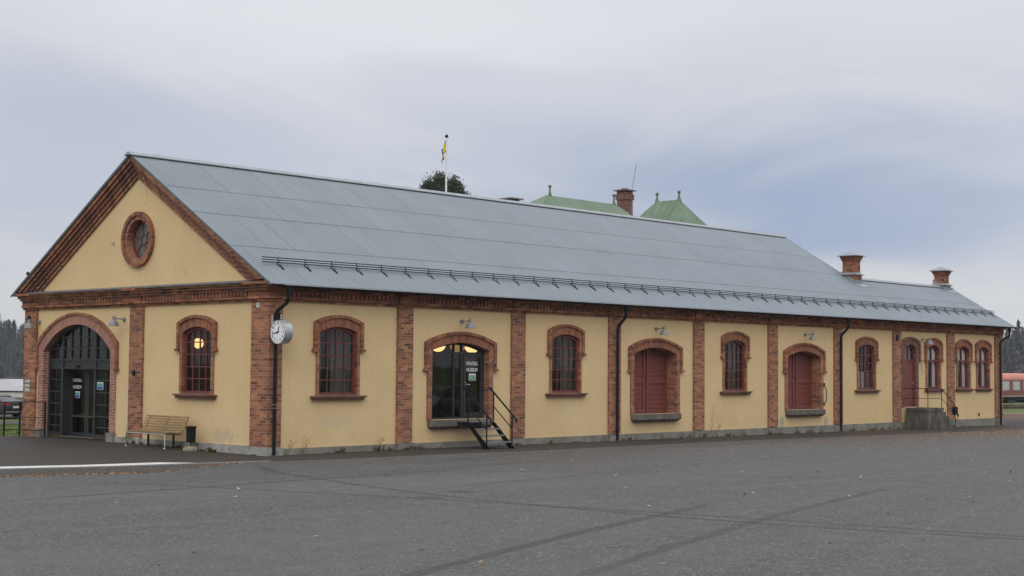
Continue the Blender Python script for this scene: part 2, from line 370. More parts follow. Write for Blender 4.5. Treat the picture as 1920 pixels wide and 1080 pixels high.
cw_ = math_n(t, 'COSINE', math_n(t, 'MULTIPLY', su.outputs[0], 2*PI/.0912))      # corrugation shading painted in: troughs darker, crests lighter
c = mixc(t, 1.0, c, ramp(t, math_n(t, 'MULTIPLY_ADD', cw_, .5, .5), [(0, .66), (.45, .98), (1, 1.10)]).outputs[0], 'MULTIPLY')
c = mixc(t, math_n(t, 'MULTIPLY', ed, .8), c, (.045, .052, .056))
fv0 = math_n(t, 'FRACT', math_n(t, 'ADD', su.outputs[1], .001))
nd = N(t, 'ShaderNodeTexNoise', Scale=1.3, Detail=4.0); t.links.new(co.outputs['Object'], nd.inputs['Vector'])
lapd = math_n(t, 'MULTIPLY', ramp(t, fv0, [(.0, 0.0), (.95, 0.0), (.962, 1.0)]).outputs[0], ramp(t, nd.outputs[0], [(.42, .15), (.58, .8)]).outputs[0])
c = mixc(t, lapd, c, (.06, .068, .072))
rust = ramp(t, nb.outputs[0], [(.70, 0.0), (.78, .35)]).outputs[0]; c = mixc(t, rust, c, (.10, .085, .07))
# rows of roofing screws near the laps
fv = math_n(t, 'FRACT', math_n(t, 'ADD', su.outputs[1], .001))
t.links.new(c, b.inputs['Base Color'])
t.links.new(ramp(t, nb.outputs[0], [(.3, .36), (.7, .55)]).outputs[0], b.inputs['Roughness'])

# copper-green standing seam roof
m_, t, b = mat('green_roof', (.2, .33, .2), .6, 0, .3)
uv = N(t, 'ShaderNodeUVMap'); su = N(t, 'ShaderNodeSeparateXYZ'); t.links.new(uv.outputs[0], su.inputs[0])
co = N(t, 'ShaderNodeTexCoord'); na = N(t, 'ShaderNodeTexNoise', Scale=.8, Detail=6.0); t.links.new(co.outputs['Object'], na.inputs['Vector'])
c = ramp(t, na.outputs[0], [(.3, (.10, .155, .098)), (.7, (.155, .215, .138))]).outputs[0]
ed = ramp(t, math_n(t, 'FRACT', math_n(t, 'DIVIDE', su.outputs[0], .62)), [(0, 1.0), (.12, 0.0)], 'CONSTANT')
c = mixc(t, math_n(t, 'MULTIPLY', ed.outputs[0], .6), c, (.05, .085, .05)); t.links.new(c, b.inputs['Base Color'])

# asphalt
def asphalt(name, c0, c1, grit=1.0, tracks=True):
    m_, t, b = mat(name, c0, .85, 0, .2)
    co = N(t, 'ShaderNodeTexCoord'); ob = co.outputs['Object']
    mst = N(t, 'ShaderNodeMapping'); mst.inputs['Rotation'].default_value = (0, 0, -.32); mst.inputs['Scale'].default_value = (.30, 1.5, 1); t.links.new(ob, mst.inputs[0])
    big = N(t, 'ShaderNodeTexNoise', Scale=.22, Detail=6.0, Roughness=.55, Distortion=.7); t.links.new(mst.outputs[0], big.inputs['Vector'])
    mid = N(t, 'ShaderNodeTexNoise', Scale=1.6, Detail=7.0, Roughness=.7); t.links.new(ob, mid.inputs['Vector'])
    vo = N(t, 'ShaderNodeTexVoronoi', Scale=34.0); t.links.new(ob, vo.inputs['Vector'])
    fine = N(t, 'ShaderNodeTexNoise', Scale=55.0, Detail=3.0, Roughness=.8); t.links.new(ob, fine.inputs['Vector'])
    c = ramp(t, big.outputs[0], [(.32, c0), (.5, tuple((a+b_)/2 for a, b_ in zip(c0, c1))), (.68, c1)]).outputs[0]
    c = mixc(t, 1.0, c, ramp(t, mid.outputs[0], [(.3, .86), (.7, 1.12)]).outputs[0], 'MULTIPLY')
    sg = N(t, 'ShaderNodeSeparateColor'); t.links.new(vo.outputs['Color'], sg.inputs[0])
    gm = ramp(t, big.outputs[0], [(.42, 1.0), (.62, .35)]).outputs[0]
    c = mixc(t, gm, c, ramp(t, sg.outputs[0], [(0, 1-.38*grit), (.5, 1.0), (.84, 1+.12*grit), (1, 1+1.4*grit)]).outputs[0], 'MULTIPLY')
    c = mixc(t, 1.0, c, ramp(t, fine.outputs[0], [(.3, 1-.25*grit), (.7, 1+.25*grit)]).outputs[0], 'MULTIPLY')
    if tracks:
        # worn wheel paths and old seams: soft bands around large arcs
        s2 = N(t, 'ShaderNodeSeparateXYZ'); t.links.new(ob, s2.inputs[0])
        wob = math_n(t, 'MULTIPLY', math_n(t, 'SUBTRACT', mid.outputs[0], .5), .22)
        def arc(cx, cy, r, w, dark, c, lo=None, hi=None):
            dx = math_n(t, 'SUBTRACT', s2.outputs[0], cx); dy = math_n(t, 'SUBTRACT', s2.outputs[1], cy)
            d = math_n(t, 'SQRT', math_n(t, 'ADD', math_n(t, 'MULTIPLY', dx, dx), math_n(t, 'MULTIPLY', dy, dy)))
            d = math_n(t, 'ABSOLUTE', math_n(t, 'ADD', math_n(t, 'SUBTRACT', d, r), wob))
            g = ramp(t, math_n(t, 'DIVIDE', d, w*2), [(.25, 1.0), (.5, 0.0)]).outputs[0]
            if lo is not None:
                g = math_n(t, 'MULTIPLY', g, ramp(t, math_n(t, 'DIVIDE', math_n(t, 'SUBTRACT', s2.outputs[0], lo), hi-lo), [(0, 0.0), (.15, 1.0), (.85, 1.0), (1.0, 0.0)]).outputs[0])
            return mixc(t, math_n(t, 'MULTIPLY', g, abs(dark)), c, (.018, .017, .017) if dark > 0 else (.13, .13, .135))
        for a in TR: c = arc(*a[:5], c, *a[5:])
        # leaf mould and dirt trodden into the far side of the yard
        nz = N(t, 'ShaderNodeTexNoise', Scale=.55, Detail=8.0, Roughness=.75); mq = N(t, 'ShaderNodeMapping'); mq.inputs['Scale'].default_value = (.35, 1.6, 1); t.links.new(ob, mq.inputs[0]); t.links.new(mq.outputs[0], nz.inputs['Vector'])
        wx = ramp(t, math_n(t, 'DIVIDE', s2.outputs[0], 60.0), [(.05, 0.0), (.5, 1.0)]).outputs[0]
        wy = ramp(t, math_n(t, 'DIVIDE', math_n(t, 'ADD', s2.outputs[1], 12.0), 10.0), [(.15, 0.0), (.6, 1.0)]).outputs[0]
        wd_ = math_n(t, 'MULTIPLY', math_n(t, 'MULTIPLY', wx, wy), ramp(t, nz.outputs[0], [(.38, 0.0), (.62, 1.0)]).outputs[0])
        c = mixc(t, math_n(t, 'MULTIPLY', wd_, .6), c, (.105, .064, .044))
    t.links.new(c, b.inputs['Base Color'])
    t.links.new(ramp(t, big.outputs[0], [(.35, .62), (.65, .85)]).outputs[0], b.inputs['Roughness'])
    h = math_n(t, 'ADD', vo.outputs['Distance'], math_n(t, 'MULTIPLY', fine.outputs[0], .6))
    bp = N(t, 'ShaderNodeBump', Strength=.5, Distance=.008); t.links.new(h, bp.inputs['Height']); t.links.new(bp.outputs[0], b.inputs['Normal'])
TR = []
def arc3(p, q, s, w, dark, lo=None, hi=None):
    """circle through p and q with sagitta s"""
    (x0, y0), (x1, y1) = p, q; L = math.hypot(x1-x0, y1-y0); r = (L*L/4+s*s)/(2*abs(s))
    mx, my = (x0+x1)/2, (y0+y1)/2; nx, ny = -(y1-y0)/L, (x1-x0)/L; k = (r-abs(s))*(-1 if s > 0 else 1)
    TR.append((mx+nx*k, my+ny*k, r, w, dark) + ((lo, hi) if lo is not None else ()))
arc3((-12.6, -18.5), (-3.6, -15.8), .12, .15, .46, -14, -2.0)
arc3((-11.5, -19.9), (1.5, -16.2), .2, .14, .38, -12, 4.0)
arc3((-4.6, -15.0), (-3.0, -24.0), .12, .13, .42)
arc3((-4.0, -7.0), (-4.9, -12.4), -.15, .11, .5, -6, -2)
arc3((-13.0, -7.4), (2.0, -6.6), .1, .12, .5, -12.0, 1.5)
arc3((-1.0, -13.5), (14.0, -13.9), -.5, .12, -.30, -2, 13)
arc3((-6, -10.5), (16.0, -8.3), .3, .10, .28, -5, 15)
arc3((3.9, -12.9), (5.6, -18.5), .2, .09, .32)
arc3((-14.0, -11.6), (-3, -13.9), .25, .2, -.16, -15, -2)
arc3((-9.5, -22.0), (8, -17.5), .5, .16, -.12, -9, 8)
asphalt('asphalt', (.059, .056, .050), (.094, .095, .095), 1.0)
asphalt('old_asphalt', (.033, .029, .024), (.050, .045, .038), .6, False)
asphalt('far_asphalt', (.10, .10, .104), (.125, .125, .13), .2, False)

# ------------------------------------------------------------------ terrain
def gz(x, y):
    z = -.0045*max(0, min(x, 46)-5)
    z += .07*sm((y-1.5)/3)*(1-sm((y-11)/3)) if x < 1 else 0
    z += -1.0*sm((y-13)/40)*(1-sm((x-70)/30))
    z += -1.4*sm((x-46)/90)
    r = math.hypot(x, y)
    z += -3.5*sm((y-.9*x-60)/12)*(1-sm((r-465)/15)) + 3.0*sm((r-468)/60)
    return z
KX = [(-60, 19), (-30, 7.6), (-7.45, -.2), (-5.2, -1.0), (-2.33, -1.5), (.08, -1.98), (6.3, -2.45), (18, -2.3), (31.7, -2.9), (36.8, -3.2), (50, -3.6)]
def K(x):
    for (a, b), (c, d) in zip(KX, KX[1:]):
        if x <= c: return lerp(b, d, (x-a)/(c-a))
    return KX[-1][1]
def step(x): return .15*sm((-1.9-x)/2.2)
def grid(mb, xs, yf, n, zf):
    """columns at xs, n rows between yf(x) = (y0, y1)"""
    for x0, x1 in zip(xs, xs[1:]):
        (a0, a1), (b0, b1) = yf(x0), yf(x1)
        for j in range(n):
            u, v = (j/n)**1.0, ((j+1)/n)
            p = [(x0, lerp(a0, a1, u)), (x1, lerp(b0, b1, u)), (x1, lerp(b0, b1, v)), (x0, lerp(a0, a1, v))]
            mb.face([(x, y, zf(x, y)) for x, y in p], uv=[q for q in p])
def frange(a, b, n): return [a+(b-a)*i/n for i in range(n+1)]
# earth and grass sheet to the horizon
m_, t, b = mat('earth', (.1, .1, .05), .95, 0, .15)
co = N(t, 'ShaderNodeTexCoord'); ob = co.outputs['Object']
n0 = N(t, 'ShaderNodeTexNoise', Scale=.35, Detail=8.0, Roughness=.7); t.links.new(ob, n0.inputs['Vector'])
n1_ = N(t, 'ShaderNodeTexNoise', Scale=4.0, Detail=6.0, Roughness=.8); t.links.new(ob, n1_.inputs['Vector'])
gr = ramp(t, n1_.outputs[0], [(.25, (.055, .075, .018)), (.5, (.085, .115, .028)), (.75, (.14, .145, .05))]).outputs[0]
lv = ramp(t, n1_.outputs[0], [(.25, (.06, .035, .025)), (.5, (.11, .07, .05)), (.75, (.17, .12, .085))]).outputs[0]
s3 = N(t, 'ShaderNodeSeparateXYZ'); t.links.new(ob, s3.inputs[0])
# leaf-strewn earth next to the yard, grass beyond it; tan verge behind the forecourt
a = math_n(t, 'ADD', s3.outputs[0], math_n(t, 'MULTIPLY', math_n(t, 'SUBTRACT', n0.outputs[0], .5), 9.0))
k1 = ramp(t, math_n(t, 'DIVIDE', a, 100.0), [(.40, 0.0), (.44, 1.0), (.70, 1.0), (.76, 0.0)]).outputs[0]
k2 = ramp(t, math_n(t, 'DIVIDE', s3.outputs[1], 100.0), [(.125, 0.0), (.13, 1.0), (.148, 1.0), (.16, 0.0)]).outputs[0]
c = mixc(t, k1, gr, lv); c = mixc(t, math_n(t, 'MULTIPLY', k2, .8), c, (.23, .19, .12)); t.links.new(c, b.inputs['Base Color'])
g = MB()
xs = sorted(set([-900, -600, -400, -250, -160, -110, -80] + [-60+4*i for i in range(42)] + [112, 120, 130, 140, 155, 170, 190, 215, 245, 280, 320, 370, 430, 500, 600, 750, 900]))
ys = sorted(set([-900, -600, -400, -250, -160, -110, -80] + [-60+4*i for i in range(50)] + [150, 160, 175, 190, 215, 245, 280, 320, 370, 410, 430, 450, 465, 480, 500, 530, 600, 750, 900]))
def gzz(x, y):
    under = -.28 if (-62 < x < 51 and -71 < y < 12.6) else 0
    return gz(x, y) - .03 + under
for x0, x1 in zip(xs, xs[1:]):
    for y0, y1 in zip(ys, ys[1:]):
        g.face([(x, y, gzz(x, y)) for x, y in ((x0, y0), (x1, y0), (x1, y1), (x0, y1))])
tag(g.build('ground', M['earth']), 'grassy and leafy earth beyond the asphalt yard', 'ground', kind='structure')
# the asphalt yard
g = MB(); grid(g, frange(-60, -10, 25)+frange(-10, 12, 44)[1:]+frange(12, 50, 19)[1:], lambda x: (-70, K(x)), 40, lambda x, y: gz(x, y)-step(x)*sm((y-K(x)+5)/4) + .004)
tag(g.build('asphalt_yard', M['asphalt'], smooth=True), 'wide worn grey asphalt yard in front of the station building', 'yard', kind='structure')
# forecourt and the older darker strip along the facade
g = MB()
grid(g, frange(-60, -10, 25)+frange(-10, 0, 20)[1:], lambda x: (K(x)+.16*sm((-1.2-x)/1), max(13.2, K(x)+.5)), 12, lambda x, y: gz(x, y)+.008)
grid(g, frange(0, .5, 2), lambda x: (K(x), 13.2), 12, lambda x, y: gz(x, y)+.008)
grid(g, frange(.5, 42.3, 42), lambda x: (K(x), .3), 3, lambda x, y: gz(x, y)+.008)
grid(g, frange(42.3, 51.5, 6), lambda x: (K(x), 11), 6, lambda x, y: gz(x, y)+.008)
tag(g.build('pavement', M['old_asphalt'], smooth=True), 'darker old asphalt pavement running along the station walls', 'pavement', kind='structure')
# kerb
g = MB(); kx = frange(-60, -10, 25)+frange(-10, -1.2, 16)[1:]
for x0, x1 in zip(kx, kx[1:]):
    a0, a1 = K(x0), K(x1); z0, z1 = gz(x0, a0), gz(x1, a1); s0, s1 = step(x0), step(x1)
    g.face([(x0, a0-.01, z0-s0-.03), (x1, a1-.01, z1-s1-.03), (x1, a1, z1), (x0, a0, z0)], uv=[(x0, 0), (x1, 0), (x1, .2), (x0, .2)])
    g.face([(x0, a0, z0), (x1, a1, z1), (x1, a1+.03, z1+.014), (x0, a0+.03, z0+.014)])
    g.face([(x0, a0+.03, z0+.014), (x1, a1+.03, z1+.014), (x1, a1+.17, z1+.014), (x0, a0+.17, z0+.014)])
tag(g.build('kerb', M['kerb_stone']), 'granite kerb curving down beside the forecourt', 'kerb', kind='structure')
g = MB(); kx = frange(-60, -10, 25)+frange(-10, -3.0, 12)[1:]
for x0, x1 in zip(kx, kx[1:]):
    a0, a1 = K(x0)+.18, K(x1)+.18; w0 = .60; w1 = .60 if x1 < -3.05 else .02
    g.face([(x0, a0, gz(x0, a0)+.013), (x1, a1, gz(x1, a1)+.013), (x1, a1+w1, gz(x1, a1)+.013), (x0, a0+w0, gz(x0, a0)+.013)])
tag(g.build('white_edge_line', M['white_paint']), 'white painted band along the kerb of the forecourt', 'road marking', kind='structure')
# street and parking lane beyond, on the left
g = MB(); grid(g, frange(-60, 90, 30), lambda x: (37, 49.0), 4, lambda x, y: gz(x, y)+.02); grid(g, frange(-60, 60, 24), lambda x: (53.5, 104), 10, lambda x, y: gz(x, y)+.02)
tag(g.build('street', M['old_asphalt'], smooth=True), 'grey street and parking lane behind the station on the left', 'street', kind='structure')
# long pale shed on the low ground behind the car
sh = empty('low_shed', 'long pale low building on the lower ground behind the black car', 'shed', (93, 184.5, -4.6), math.atan2(-.731, .682))
mb = MB(); mb.box(-75, 45, 0, 9, 0, 1.6); mb.build('plinth', M['boom'], sh)
mb = MB(); mb.box(-75, 45, .05, 9, 1.6, 2.35); mb.build('wall', M['white_paint'], sh)
mb = MB(); mb.box(-75, 45, .3, 8.8, 2.35, 2.65); mb.build('eaves', M['boom'], sh)
mb = MB(); mb.face([(-76, -.3, 2.65), (46, -.3, 2.65), (46, 9, 4.35), (-76, 9, 4.35)]); mb.face([(-76, -.3, 2.58), (46, -.3, 2.58), (46, -.3, 2.65), (-76, -.3, 2.65)]); mb.face([(-76, 9, 4.35), (46, 9, 4.35), (46, 16, 2.6), (-76, 16, 2.6)]); mb.build('roof', M['pale_sheet'], sh)

# ------------------------------------------------------------------ station building
L, W = 42.25, 12.2
PILW = [(0, .38), (4.39, 4.96), (9.02, 9.61), (13.61, 14.20), (18.22, 18.82), (22.84, 23.45), (27.46, 28.06), (32.10, 32.76), (36.87, 37.53), (41.55, 42.25)]
st = empty('station_building', 'long yellow plastered railway warehouse with red brick pilasters and grey sheet roof', 'building')
FAC = lambda s, z, d: (s, d, z)        # long front: s along x, d < 0 sticks out
GAB = lambda s, z, d: (d, s, z)        # gable end: s along y
def arc_pts(c, hw, zs, za, n=14):
    h = za-zs; r = (hw*hw+h*h)/(2*h); a = math.asin(min(1, hw/r)); cz = za-r
    if h > hw: a = PI-a
    return [(c+r*math.sin(-a+2*a*i/n), cz+r*math.cos(-a+2*a*i/n)) for i in range(n+1)], r*2*a
def wall(mb, T, s0, s1, z0, z1, holes, d=0.0):
    """plaster face with arched holes: hole = (c, hw, zbottom, zspring, zapex)"""
    holes = sorted(holes); s = s0
    def q(a, b, c_, e): mb.face([T(a, c_, d), T(b, c_, d), T(b, e, d), T(a, e, d)])
    for c, hw, zb, zs, za in holes:
        n = max(1, int((c-hw-s)/2)); 
        for i in range(n): q(lerp(s, c-hw, i/n), lerp(s, c-hw, (i+1)/n), z0, z1)
        if zb > z0: q(c-hw, c+hw, z0, zb)
        pts, _ = arc_pts(c, hw, zs, za)
        for (a, za_), (b, zb_) in zip(pts, pts[1:]): mb.face([T(a, za_, d), T(b, zb_, d), T(b, z1, d), T(a, z1, d)])
        s = c+hw
    q(s, s1, z0, z1)
BC, GC = 3.95, .24       # cornice underside, plinth top
# openings on the long front: kind, centre
WIN = [2.28, 11.52, 20.74, 29.98]; DOORS = [6.90, 16.10, 25.33]; NAR = [35.64, 38.45, 40.38]; D8 = 33.58
class O: pass
def opening(kind, c):
    o = O(); o.c = c; o.kind = kind
    if kind == 'win': o.hw, o.jw, o.rw, o.z0, o.zs, o.za, o.zs2, o.za2, o.zs3, o.za3, o.cor = .655, .75, .85, 1.50, 3.20, 3.34, 3.40, 3.58, 3.46, 3.66, 2.75
    if kind == 'door': o.hw, o.jw, o.rw, o.z0, o.zs, o.za, o.zs2, o.za2, o.zs3, o.za3, o.cor = 1.16, 1.34, 1.45, .79, 2.78, 3.0, 2.94, 3.24, 3.01, 3.32, 2.25
    if kind == 'nar': o.hw, o.jw, o.rw, o.z0, o.zs, o.za, o.zs2, o.za2, o.zs3, o.za3, o.cor = .55, .69, .79, 1.50, 3.19, 3.40, 3.42, 3.64, 3.50, 3.72, 2.75
    if kind == 'nardoor': o.hw, o.jw, o.rw, o.z0, o.zs, o.za, o.zs2, o.za2, o.zs3, o.za3, o.cor = .50, .71, .83, .77, 3.22, 3.40, 3.44, 3.64, 3.52, 3.72, 2.75
    if kind == 'gwin': o.hw, o.jw, o.rw, o.z0, o.zs, o.za, o.zs2, o.za2, o.zs3, o.za3, o.cor = .665, .78, .89, 1.50, 3.17, 3.33, 3.38, 3.57, 3.44, 3.65, 2.74
    if kind == 'arch': o.hw, o.jw, o.rw, o.z0, o.zs, o.za, o.zs2, o.za2, o.zs3, o.za3, o.cor = 1.88, 2.15, 2.26, .12, 2.68, 3.48, 2.84, 3.76, 2.92, 3.83, 2.18
    return o
fo = [opening('win', c) for c in WIN]+[opening('door', c) for c in DOORS]+[opening('nar', c) for c in NAR]+[opening('nardoor', D8)]
gw, ga = opening('gwin', 3.12), opening('arch', 9.22)
mb = MB(); wall(mb, FAC, 0, L, .1, BC+.02, [(o.c, o.hw+.05, o.z0+.02, o.zs+.05, o.za+.05) for o in fo])
# side and rear walls of the main part and of the lower annex
mb.face([(33.4, W, -.5), (0, W, -.5), (0, W, 4.6), (33.4, W, 4.6)])
mb.face([(33.4, 0.02, 3.9), (33.4, W, 3.9), (33.4, W/2+.05, 8.1)]); mb.face([(33.4, 5.5, -.5), (33.4, W, -.5), (33.4, W, 4.6), (33.4, 5.5, 4.6)])
mb.face([(L, 0, -.5), (L, 5.5, -.5), (L, 5.5, 4.4), (L, 2.75, 6.05), (L, 0, 4.3)]); mb.face([(L, 5.5, -.5), (33.4, 5.5, -.5), (33.4, 5.5, 4.6), (L, 5.5, 4.6)])
mb.build('plaster_wall', M['plaster'], st)
mb = MB(); wall(mb, GAB, 0, W, .135, BC+.02, [(o.c, o.hw+.05, o.z0+.02, o.zs+.05, o.za+.05) for o in (gw, ga)])
# pediment with its round hole
yc, zc, rc = 6.04, 5.845, .56
def rz_(y): return 4.36 + .5954*(min(y, 12.2-y)+.4)
npt = 28; pts = [(yc+rc*math.cos(2*PI*i/npt), zc+rc*math.sin(2*PI*i/npt)) for i in range(npt)]
up = [p for p in pts]
ys_ = sorted(set([.4, 1.5, 3, 4.5, yc-rc]+[round(yc+rc*math.cos(PI*i/14), 5) for i in range(15)]+[6.1, yc+rc, 7.6, 9, 10.5, 11.8]))
for a, b_ in zip(ys_, ys_[1:]):
    if b_-a < 1e-6: continue
    def hc(y):
        q = rc*rc-(y-yc)**2; return math.sqrt(q) if q > 1e-9 else 0
    if a >= yc-rc-1e-4 and b_ <= yc+rc+1e-4:
        mb.face([(0, a, 4.35), (0, b_, 4.35), (0, b_, zc-hc(b_)), (0, a, zc-hc(a))]); mb.face([(0, a, zc+hc(a)), (0, b_, zc+hc(b_)), (0, b_, rz_(b_)-.1), (0, a, rz_(a)-.1)])
    else: mb.face([(0, a, 4.35), (0, b_, 4.35), (0, b_, rz_(b_)-.1), (0, a, rz_(a)-.1)])
mb.build('gable_wall', M['plaster'], st)

def outline(o, which, zb):
    hw, zs, za = {1: (o.hw, o.zs, o.za), 2: (o.jw, o.zs2, o.za2), 3: (o.rw, o.zs3, o.za3)}[which]
    a, ln = arc_pts(o.c, hw, zs, za)
    return [(o.c-hw, zb)]+a+[(o.c+hw, zb)], ln
def strip(mb, T, A, B, dA, dB, la, lb, wd, mi=0):
    """quads between outlines A and B; u across, v along (bricks stand across the arch)"""
    n = len(A); v = 0.0
    for i in range(n-1):
        l = math.hypot(B[i+1][0]-B[i][0], B[i+1][1]-B[i][1]); l2 = math.hypot(A[i+1][0]-A[i][0], A[i+1][1]-A[i][1]); l = (l+l2)/2
        a0, a1, b0, b1 = A[i], A[i+1], B[i], B[i+1]
        if i == 0 or i == n-2: v0, v1 = (a0[1], a1[1])
        else: v0, v1 = v, v+l; v += l
        u1 = wd if wd else .125; mq = mi
        if dA != dB: u1 = abs(dB-dA)
        elif i in (0, n-2): u1 = abs(b0[0]-a0[0])+.001
        else:
            u1 = wd*.985
            if mi == 0: mq = 3
        u0 = .004 if mq == 3 else a0[0]*.37
        mb.face([T(*a0, dA), T(*a1, dA), T(*b1, dB), T(*b0, dB)], uv=[(u0, v0), (u0, v1), (u0+u1, v1), (u0+u1, v0)], mi=mq)
def surround(o, T, depth, parent, mats, proj=.04, rimp=.085):
    mb = MB()
    A, _ = outline(o, 1, o.z0); B, _ = outline(o, 2, o.z0)
    strip(mb, T, A, B, -proj, -proj, 0, 0, .25 if o.kind != 'arch' else .26)          # face of arch and jambs
    strip(mb, T, A, A, -proj, depth, 0, 0, .25, mi=0 if o.kind == 'door' else 1)                              # reveal
    strip(mb, T, B, B, -proj, .0, 0, 0, .06)                                        # outer edge
    Bc, _ = outline(o, 2, o.cor); Cc, _ = outline(o, 3, o.cor)
    strip(mb, T, Bc, Cc, -rimp, -rimp, 0, 0, .09, mi=2)                             # hood moulding
    strip(mb, T, Bc, Bc, -rimp, -proj, 0, 0, .06, mi=2); strip(mb, T, Cc, Cc, -rimp, 0, 0, 0, .06, mi=2)
    for sg in (-1, 1):                                                             # corbel bricks under the hood ends
        a, b_ = o.c+sg*(o.jw-.005), o.c+sg*(o.rw+.05); a, b_ = min(a, b_), max(a, b_)
        for (za_, zb_) in ((o.cor-.07, o.cor),):
            P = lambda s, z, d: T(s, z, d)
            mb.face([P(a, za_, -.115), P(b_, za_, -.115), P(b_, zb_, -.115), P(a, zb_, -.115)], mi=2)
            mb.face([P(a, za_, 0), P(b_, za_, 0), P(b_, za_, -.115), P(a, za_, -.115)], mi=2); mb.face([P(a, zb_, 0), P(b_, zb_, 0), P(b_, zb_, -.115), P(a, zb_, -.115)], mi=2)
            for e in (a, b_): mb.face([P(e, za_, 0), P(e, za_, -.115), P(e, zb_, -.115), P(e, zb_, 0)], mi=2)
    return mb.build('brick_surround', mats, parent)
SM = [M['brick'], M['brick_cornice'], M['brick_cornice'], M['brick_arch']]
def bar(mb, T, s0, s1, z0, z1, d0, d1, mi=0):
    p = lambda s, z, d: T(s, z, d)
    mb.face([p(s0,z0,d0), p(s1,z0,d0), p(s1,z1,d0), p(s0,z1,d0)], mi=mi); mb.face([p(s0,z0,d1), p(s1,z0,d1), p(s1,z1,d1), p(s0,z1,d1)], mi=mi)
    mb.face([p(s0,z0,d0), p(s0,z0,d1), p(s0,z1,d1), p(s0,z1,d0)], mi=mi); mb.face([p(s1,z0,d0), p(s1,z0,d1), p(s1,z1,d1), p(s1,z1,d0)], mi=mi)
    mb.face([p(s0,z0,d0), p(s1,z0,d0), p(s1,z0,d1), p(s0,z0,d1)], mi=mi); mb.face([p(s0,z1,d0), p(s1,z1,d0), p(s1,z1,d1), p(s0,z1,d1)], mi=mi)
def archz(o, s, which=1):
    hw, zs, za = o.hw, o.zs, o.za; h = za-zs; r = (hw*hw+h*h)/(2*h); return za-r+math.sqrt(max(0, r*r-(s-o.c)**2))
def arch_frame(mb, T, o, d0, d1, w):
    A, _ = outline(o, 1, o.z0)
    B = [(o.c+(s-o.c)*(o.hw-w)/o.hw, z-w*(1 if 0 < i < len(A)-1 else 0)) for i, (s, z) in enumerate(A)]
    for i in range(len(A)-1):
        mb.face([T(*A[i], d0), T(*A[i+1], d0), T(*B[i+1], d0), T(*B[i], d0)]); mb.face([T(*B[i], d0), T(*B[i+1], d0), T(*B[i+1], d1), T(*B[i], d1)])
def pane(T, o, d, parent, m_, name='pane', z0=None):
    mb = MB(); A, _ = outline(o, 1, z0 or o.z0)
    mb.face([T(s, z, d) for s, z in A]); return mb.build(name, m_, parent)
def sill(T, o, parent, zt=1.515, w=.93, out=.15):
    mb = MB()
    for (a, b_, e, dd) in ((zt-.05, zt, w, out), (zt-.115, zt-.05, w-.05, out-.05)):
        bar(mb, T, o.c-e, o.c+e, a, b_, -dd, 0)
    p = T; mb.face([p(o.c-o.hw, zt+.005, -.04), p(o.c+o.hw, zt+.005, -.04), p(o.c+o.hw, zt+.05, .12), p(o.c-o.hw, zt+.05, .12)])
    return mb.build('sill', M['brick_dark'], parent)
def curtain(T, o, d, s0, s1, z0, z1, parent, m_):
    mb = MB(); n = 26
    for i in range(n):
        a, b_ = lerp(s0, s1, i/n), lerp(s0, s1, (i+1)/n); da, db = d+.025*math.sin(i*1.9), d+.025*math.sin((i+1)*1.9)
        mb.face([T(a, z0, da), T(b_, z0, db), T(b_, min(z1, archz(o, b_)), db), T(a, min(z1, archz(o, a)), da)])
    return mb.build('curtain', m_, parent)

def red_window(o, T, label=None, curt=(), depth=.17):
    mb = MB(); fd = .055
    arch_frame(mb, T, o, fd, fd+.07, .075)
    bar(mb, T, o.c-o.hw, o.c+o.hw, o.z0+.01, o.z0+.10, fd-.01, fd+.07)
    z0, rows = o.z0+.10, [1.93, 2.25, 2.585, 2.915]
    cols = [o.c-.60+.30*k for k in (1, 2, 3)]
    for s in cols: bar(mb, T, s-.013, s+.013, z0, archz(o, s)-.06, fd+.012, fd+.05)
    for z in rows: bar(mb, T, o.c-o.hw+.07, o.c+o.hw-.07, z-.014, z+.014, fd+.008, fd+.055)
    w = mb.build('window', M['red_paint'], st)
    if label: w['label'] = label
    surround(o, T, depth, w, SM); pane(T, o, fd+.045, w, M['pane_glass']); sill(T, o, w)
    for (s0, s1, z0, z1, m_) in curt: curtain(T, o, .42, o.c+s0, o.c+s1, z0, z1, w, M[m_])
    return w
red_window(fo[0], FAC, curt=[(-.6, -.25, 1.5, 3.3, 'curtain'), (.1, .85, 1.5, 3.3, 'curtain')])
red_window(fo[1], FAC, curt=[(.25, .95, 1.5, 3.3, 'curtain'), (-.5, -.2, 1.5, 3.3, 'curtain')])
red_window(fo[2], FAC, curt=[(.15, .62, 1.5, 3.3, 'curtain'), (.75, 1.2, 1.5, 3.3, 'curtain')])
red_window(fo[3], FAC, curt=[(.0, .5, 1.5, 2.25, 'white_curtain'), (.75, 1.1, 1.5, 2.3, 'white_curtain')])
red_window(gw, GAB, label='arched gable window with a yellow lamp glowing behind it')
